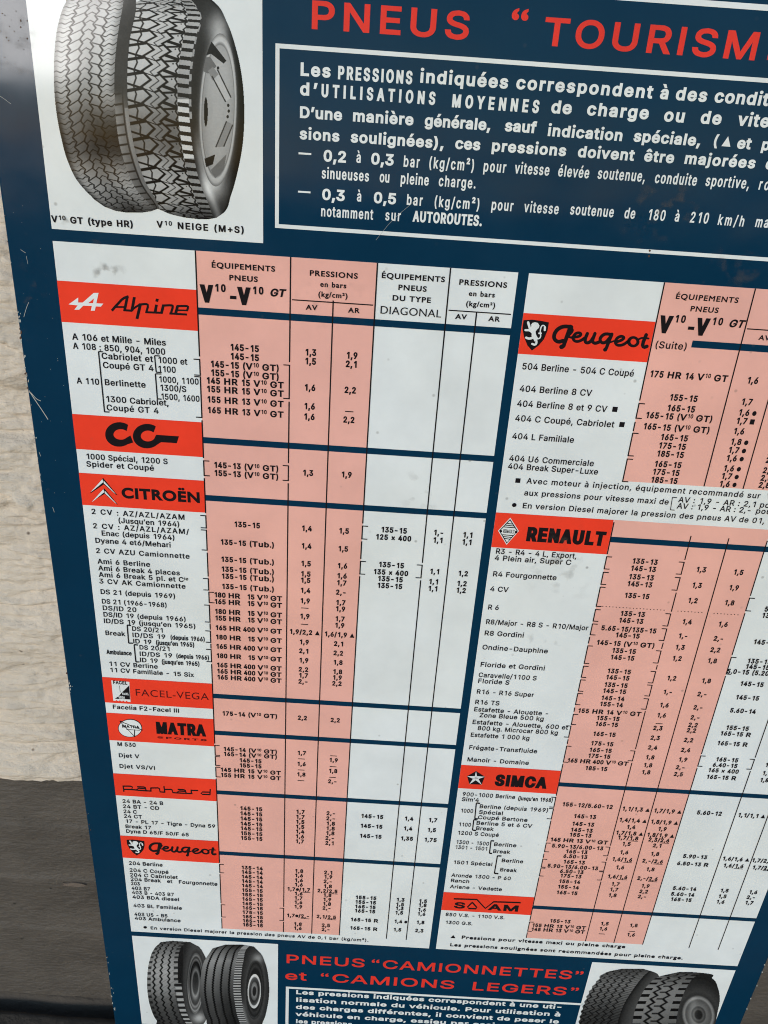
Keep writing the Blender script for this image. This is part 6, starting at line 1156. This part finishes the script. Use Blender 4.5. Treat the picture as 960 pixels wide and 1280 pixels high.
def peugeot(b, fit):
    for nm, mat, lift, z, shp in (('emblem', M_BLACK, L4, Zs, [shield]), ('emblem', M_WHITE, L5, Zs, lion), ('wordmark', M_BLACK, L4, Zw, [ribbon(q, w, s) for q, w, s in peu])):
        m = MB(lift); m.shape([fit(z.uvs(s)) for s in shp])
        if z is Zw: m.hole_shape(fit(z.uvs(arc(785, 236, 58, 52, 0, 345, 24))), fit(z.uvs(arc(787, 236, 27, 27, 0, 345, 24))))
        m.build(nm, mat, b)
b = brand(CR, 174.6, 227.2); peugeot(b, lambda a: a)
b = brand(CL, 1143.4, 1199.2)
# same lettering, set a little wider and taller in the left-hand band
a0 = np.array([Zs.uv(178, 96), Zw.uv(926, 206), Zs.uv(378, 826)]); t0 = Zoom(150, 1040, 7.385).uvs([(62, 68), (880, 160), (158, 213)])
ku = (t0[1, 0] - t0[0, 0]) / (a0[1, 0] - a0[0, 0]); kv = (t0[2, 1] - t0[0, 1]) / (a0[2, 1] - a0[0, 1])
peugeot(b, lambda a: np.stack([t0[0, 0] + (a[:, 0] - a0[0, 0]) * ku, t0[0, 1] + (a[:, 1] - a0[0, 1]) * kv], 1))
Zr = Zoom(610, 635, 5.647)
b = brand(CR, 456.6, 512.8)
dia = np.array([(157, 66), (217, 160), (130, 258), (70, 158)], float); dc = dia.mean(0)
for k, mat, lift in ((1.0, M_WHITE, L4), (.90, M_BLACK, L5), (.80, M_WHITE, L5 + .00015)): art('emblem', mat, b, Zr, [dc + (dia - dc) * k], lift)
st = []
for f in (-.58, -.44, -.30, .30, .44, .58):
    hw = 55 * (1 - abs(f)) ; c0 = dc + np.array([14.5 * -f, f * 92]); st.append(ribbon([c0 - (hw, 3.2), c0 + (hw, 3.2)], 6, 0, False))
st += [_disc(90, 160, 9), _disc(196, 166, 9)]
art('emblem', M_BLACK, b, Zr, st, L5 + .0003)
m = MB(L5 + .0003); Zr.text(m, 'RENAULT', 104, 172, 184, 'cond', 6.0); m.build('emblem', M_BLACK, b)
m = MB(L4); Zr.text(m, 'RENAULT', 262, 232, 818, 'gothic', 23.5, 'scale'); m.build('wordmark', M_BLACK, b)
b = brand(CR, 930.1, 982.4)
pc = np.array((208, 190.)); pv = np.array([(210, 140), (275, 182), (252, 242), (160, 238), (143, 178)], float)
art('emblem', M_BLACK, b, R4, [pv])
m = MB(L5)
for i in range(5):
    d = pv[i] - pc; nrm = np.array([-d[1], d[0]]) * .17; m.shape([R4.uvs([pc - d * .12, pc + d * .2 + nrm, pv[i], pc + d * .2 - nrm])])
m.build('emblem', M_WHITE, b)
m = MB(L4); R4.text(m, 'SIMCA', 345, 250, 732, 'gothic', 26.0, 'scale'); m.build('wordmark', M_BLACK, b)
b = brand(CR, 1240.6, 1289.3)
m = MB(L4); m.shape([R6.uvs(ribbon([(170, 105), (302, 109), (350, 160), (398, 122), (552, 127)], 8, 0, False))])
R6.text(m, 'S', 166, 158, 236, 'wideb', 17, 'scale'); m.shape([R6.uvs(ribbon([(275, 126), (248, 152), (256, 160), (296, 162), (302, 155), (278, 128)], 8, 0))])
R6.text(m, 'AM', 364, 169, 542, 'wideb', 17, 'scale'); m.build('wordmark', M_BLACK, b)

# ---------------------------------------------------------------- chips and scratches
def blob(x, y, r, el=1.0):
    n = 9; a0 = random.random() * 6; return [(x + r * (.55 + .6 * random.random()) * math.cos(a0 + i * 6.283 / n), y + el * r * (.55 + .6 * random.random()) * math.sin(a0 + i * 6.283 / n)) for i in range(n)]
Z1_ = Zoom(0, 0, 1)
m = MB(L1 + .0001); mr = MB(L1 + .00012)
for y0, y1, n, r in ((380, 470, 34, 1.1), (466, 492, 10, .9), (505, 605, 22, .7), (840, 870, 10, .8), (1010, 1040, 5, .6), (1195, 1275, 16, .6), (240, 380, 12, .5)):
    for _ in range(n):
        y = random.uniform(y0, y1); x = 5 + (y - 280) * .1385 + abs(random.gauss(0, 1.8)) - .2
        (mr if random.random() < .22 else m).shape([Z1_.uvs(blob(x + .8, y, r * random.uniform(.4, 1.2), 1.7))])
for y in (1215, 1232, 1248, 1261, 1206): m.shape([Z1_.uvs(blob(960 - (y - 1200) * .43 - random.random() * 2, y, .9, 1.2))])
for pts, w in (([(37, 489), (44, 500), (53, 513), (60, 524)], .9), ([(38, 490), (46, 499), (51, 501)], .7), ([(30, 396), (33, 385), (36, 378)], .6), ([(26, 312), (32, 316)], .5), ([(33, 320), (35, 330)], .4), ([(0, 120), (6, 124), (14, 130)], .45), ([(49, 565), (51, 570)], .5), ([(66, 634), (68, 640)], .5), ([(470, 300), (490, 275), (520, 250)], .3)):
    m.shape([Z1_.uvs(ribbon(pts, w, 1))])
for _ in range(26):
    x, y = random.uniform(5, 60), random.uniform(235, 620); x = 8 + (y - 280) * .14 + random.uniform(2, 52)
    m.shape([Z1_.uvs(blob(x, y, random.uniform(.15, .45)))])
m.shape([Z1_.uvs(blob(105, 598, 2.2, .55))])
m.build('chipped_spots', M_BARE, sign)
fl = MB(L2)
for x, y, r, e in ((26, 26, .8, 2.6), (34, 26, .7, 1.2), (12, 33, .7, .8), (18, 39, .9, .8), (8, 47, .8, 1.3), (11, 51, .9, .8), (34, 48, .7, 2.2), (25, 47, .5, .8), (23, 51, .6, .9), (3, 17, 1.0, .6), (6, 19, .8, .8), (1, 39, .8, .7), (26, 34, 1.0, 1.2), (10, 105, .5, .8), (14, 25, .6, .7), (20, 14, .5, 1.8), (30, 62, .5, .8), (6, 72, .6, .7), (19, 80, .5, .9)):
    fl.shape([Z1_.uvs(blob(x, y, r, e))])
fl.build('dirt_flecks', M_RUST, sign)
for x, y in ((812, 313.5), (811, 320)): mr.shape([Z1_.uvs(blob(x, y, 1.6))])
mr.build('rust_spots', M_RUST, sign)
# brown grime: thin patchy film, denser towards the middle of each patch
def grime_mat():
    m_ = bpy.data.materials.new('brown_grime'); m_.use_nodes = True; n, l = m_.node_tree.nodes, m_.node_tree.links; b_ = n['Principled BSDF']
    b_.inputs['Base Color'].default_value = (.16, .13, .10, 1); b_.inputs['Roughness'].default_value = .8
    tc = n.new('ShaderNodeTexCoord'); no = n.new('ShaderNodeTexNoise'); no.inputs['Scale'].default_value = 85; no.inputs['Detail'].default_value = 6; l.new(tc.outputs['Object'], no.inputs['Vector'])
    r = n.new('ShaderNodeMapRange'); r.inputs['From Min'].default_value = .54; r.inputs['From Max'].default_value = .72; l.new(no.outputs['Fac'], r.inputs['Value'])
    at = n.new('ShaderNodeVertexColor'); at.layer_name = 'Col'; mu = n.new('ShaderNodeMath'); mu.operation = 'MULTIPLY'
    l.new(r.outputs['Result'], mu.inputs[0]); l.new(at.outputs['Color'], mu.inputs[1]); l.new(mu.outputs[0], b_.inputs['Alpha']); return m_
MG = grime_mat()
for x, y, rx, ry, k in ((830, 262, 55, 42, .55), (795, 285, 22, 20, .5), (925, 330, 45, 40, .35), (135, 340, 26, 16, .8), (118, 308, 22, 10, .8), (85, 272, 25, 12, .8), (20, 60, 40, 70, .5), (40, 370, 22, 60, .4), (525, 615, 26, 34, .5), (680, 800, 40, 16, .35), (415, 380, 60, 40, .25), (700, 700, 60, 60, .3)):
    ring = np.array([(x + rx * math.cos(i * math.pi / 12), y + ry * math.sin(i * math.pi / 12)) for i in range(24)]); u = Z1_.uvs(np.concatenate([[(x, y)], ring]))
    gm = MB(L5 + .0004); gm.tris(u, [(0, 1 + i, 1 + (i + 1) % 24) for i in range(24)])
    o = gm.build('grime_film', MG, sign)
    at = o.data.color_attributes.new('Col', 'FLOAT_COLOR', 'POINT'); c = np.array([k] + [0] * 24, np.float32)
    at.data.foreach_set('color', np.stack([c, c, c, np.ones_like(c)], 1).ravel())
